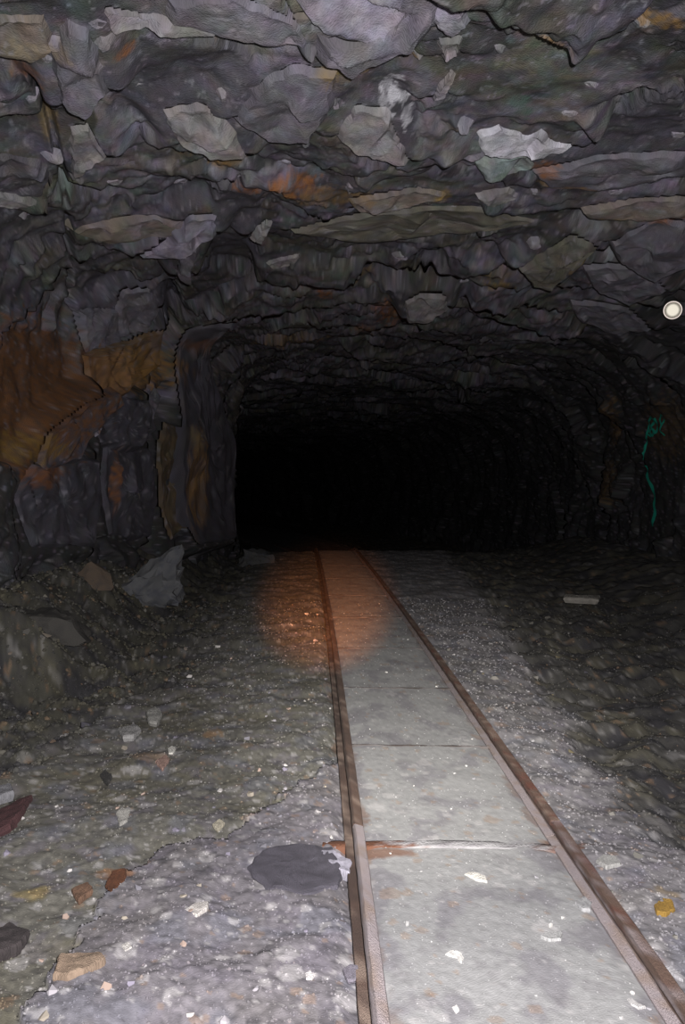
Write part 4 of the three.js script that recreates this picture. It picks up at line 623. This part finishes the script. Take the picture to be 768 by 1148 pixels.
const chipLabel = (kind, tone, x, d) => { const u = x - trackX(d); return { track: `${tone} chip ${Math.abs(u) < 0.12 ? 'mid-track' : u < 0 ? 'inside the left rail' : 'inside the right rail'}, ${reach(d)}`, left: `${tone} stone ${u > -0.65 ? 'close left of' : u > -1.0 ? 'a step left of' : 'far left of'} the left rail, ${reach(d)}`, right: `${tone} stone ${u < 0.7 ? 'close right of' : u < 1.2 ? 'a step right of' : 'far right of'} the right rail, ${reach(d)}`, heap: `${tone} stone on the left rubble bank, ${reach(d)}` }[kind]; };
const chipGroup = { track: 'stone chips between the rails', left: 'loose stones left of the rails', right: 'loose stones right of the rails', heap: 'loose stones on the left bank' };
function spotIn(kind) {
  for (;;) {
    const d = 1.7 + 7.5 * Math.pow(rnd(), 1.9), half = 0.45 * d + 0.1, x = (rnd() * 2 - 1) * half, z = zones(x, d), u = x - trackX(d);
    if (Math.abs(Math.abs(u) - GAUGE / 2) < 0.05) continue;
    const here = z.track > 0.5 ? 'track' : z.heap > 0.5 ? 'heap' : z.right > 0.5 ? 'right' : u < 0 ? 'left' : 'right';
    if (here === kind) return [x, d];
  }
}
for (const [kind, n, size] of [['track', 40, 0.010], ['left', 90, 0.019], ['right', 50, 0.020], ['heap', 30, 0.035]]) for (let k = 0; k < n; k++) {
  const [x, d] = spotIn(kind), r = size * (0.6 + 1.1 * rnd() * rnd()) * (0.8 + d * 0.06), tones = chipTones[kind];
  const o = new THREE.Mesh(chipShapes[k % 8], stoneMat(tones[k % tones.length])); o.scale.setScalar(r); o.position.set(x, floorY(x, d) + r * 0.15, -d); o.rotation.set((rnd() - 0.5) * 0.5, rnd() * 6.28, (rnd() - 0.5) * 0.5);
  put(o, 'stone_chip', chipLabel(kind, toneWord[tones[k % tones.length]], x, d), 'stone', { group: chipGroup[kind] });
}
const grit = new THREE.IcosahedronGeometry(1, 0); { const p = grit.attributes.position; for (let i = 0; i < p.count; i++) { const k = n3(p.getX(i) * 1.3, p.getY(i) * 1.3, p.getZ(i) * 1.3); p.setXYZ(i, p.getX(i) * (1 + 0.45 * k), p.getY(i) * 0.62 * (1 + 0.3 * k), p.getZ(i) * (0.8 + 0.3 * k)); } grit.computeVertexNormals(); }
const gritMat = new THREE.MeshStandardMaterial({ name: 'grit', color: 0xffffff, roughness: 0.95 });
for (const [kind, n, size] of [['track', 2500, 0.0022], ['left', 8000, 0.0042], ['right', 8000, 0.0050], ['heap', 6000, 0.010]]) {
  const im = new THREE.InstancedMesh(grit, gritMat, n), m = new THREE.Matrix4(), q = new THREE.Quaternion(), e = new THREE.Euler(), c = new THREE.Color(), tones = chipTones[kind], k3 = [0, 0, 0];
  for (let k = 0; k < n; k++) {
    const [x, d] = spotIn(kind), r = size * (0.5 + 1.5 * rnd() * rnd()) * (0.75 + d * 0.12);
    m.compose(new THREE.Vector3(x, floorY(x, d) + r * 0.1, -d), q.setFromEuler(e.set(rnd(), rnd() * 6.28, rnd())), new THREE.Vector3(r, r, r)); im.setMatrixAt(k, m);
    floorColor(x, d, k3); c.set(tones[k % tones.length]); const t = 0.22 * rnd() * rnd() - 0.03; c.setRGB(mix(k3[0], c.r, t), mix(k3[1], c.g, t), mix(k3[2], c.b, t)); im.setColorAt(k, c);
  }
  put(im, 'gravel', { track: 'fine grit scattered in the dust between the rails', left: 'fine gravel spread over the ground left of the rails', right: 'fine gravel in the dark dirt right of the rails', heap: 'fine rubble on the bank along the left wall' }[kind], 'gravel', { kind: 'stuff' });
}

// ---------------------------------------------------------------- marks on the right wall
const paintMat = new THREE.MeshStandardMaterial({ name: 'turquoise_paint', color: 0x23a089, roughness: 0.7, side: THREE.DoubleSide });
for (const [k, f] of PAINT.entries()) {             // brush strokes lying on the relief of the rock
  const P = [], I = [], p = [0, 0, 0], pts = [];
  for (let i = 0; i + 1 < f.p.length; i++) for (let j = 0; j < 8; j++) pts.push([mix(f.p[i][0], f.p[i + 1][0], j / 8), mix(f.p[i][1], f.p[i + 1][1], j / 8)]); pts.push(f.p[f.p.length - 1]);
  pts.forEach(([s, d], i) => { const a = pts[Math.max(0, i - 1)], b = pts[Math.min(pts.length - 1, i + 1)], l = Math.hypot(b[0] - a[0], b[1] - a[1]) || 1, ns = -(b[1] - a[1]) / l, nd = (b[0] - a[0]) / l; for (let j = -2; j <= 2; j++) { const S = s + ns * f.w * 0.2 * j, D = d + nd * f.w * 0.35 * j; surface(S, D, relief(S, D) + 0.016, p); P.push(...p); } });
  for (let i = 0; i + 1 < pts.length; i++) for (let j = 0; j < 4; j++) { const a = i * 5 + j; I.push(a, a + 5, a + 1, a + 1, a + 5, a + 6); }
  const g = new THREE.BufferGeometry(); g.setAttribute('position', new THREE.Float32BufferAttribute(P, 3)); g.setIndex(I); g.computeVertexNormals();
  part(k < 5 ? 'painted_number' : 'paint_line', g, paintMat, wallRight, k < 5 ? 'turquoise painted number stroke' : 'turquoise paint line');
}
{
  const g = new THREE.Group(), p = [0, 0, 0], [s, d] = REFLECTOR; surface(s, d, relief(s, d), p);
  const metal = new THREE.MeshStandardMaterial({ name: 'reflector_metal', color: 0xd8d4c4, metalness: 1, roughness: 0.5 }), rim = new THREE.MeshStandardMaterial({ name: 'reflector_rim', color: 0xe6dcd2, metalness: 1, roughness: 0.46 });
  const R = 0.098;
  part('disc', new THREE.LatheGeometry([[0, 0.004], [0.5 * R, 0.004], [0.78 * R, 0.004], [0.80 * R, -0.006], [0, -0.006]].map((a) => new THREE.Vector2(...a)), 40), metal, g, 'shiny round plate');
  part('rim', new THREE.LatheGeometry([[0.78 * R, -0.008], [0.78 * R, 0.008], [0.84 * R, 0.012], [0.96 * R, 0.012], [R, 0.006], [R, -0.008]].map((a) => new THREE.Vector2(...a)), 40), rim, g);
  part('stem', new THREE.CylinderGeometry(0.012, 0.012, 0.5, 10).translate(0, -0.25, 0), stoneMat(0x4a4038), g);
  g.position.set(...p); const to = new THREE.Vector3(0.05, EYE + 0.05, 0).sub(g.position).normalize(); g.position.addScaledVector(to, 0.38);
  g.quaternion.setFromUnitVectors(new THREE.Vector3(0, 1, 0), to);
  put(g, 'reflector_disc', 'small round shiny reflector disc fixed to the rock at the right edge', 'reflector');
}
renderer.render(scene, camera);
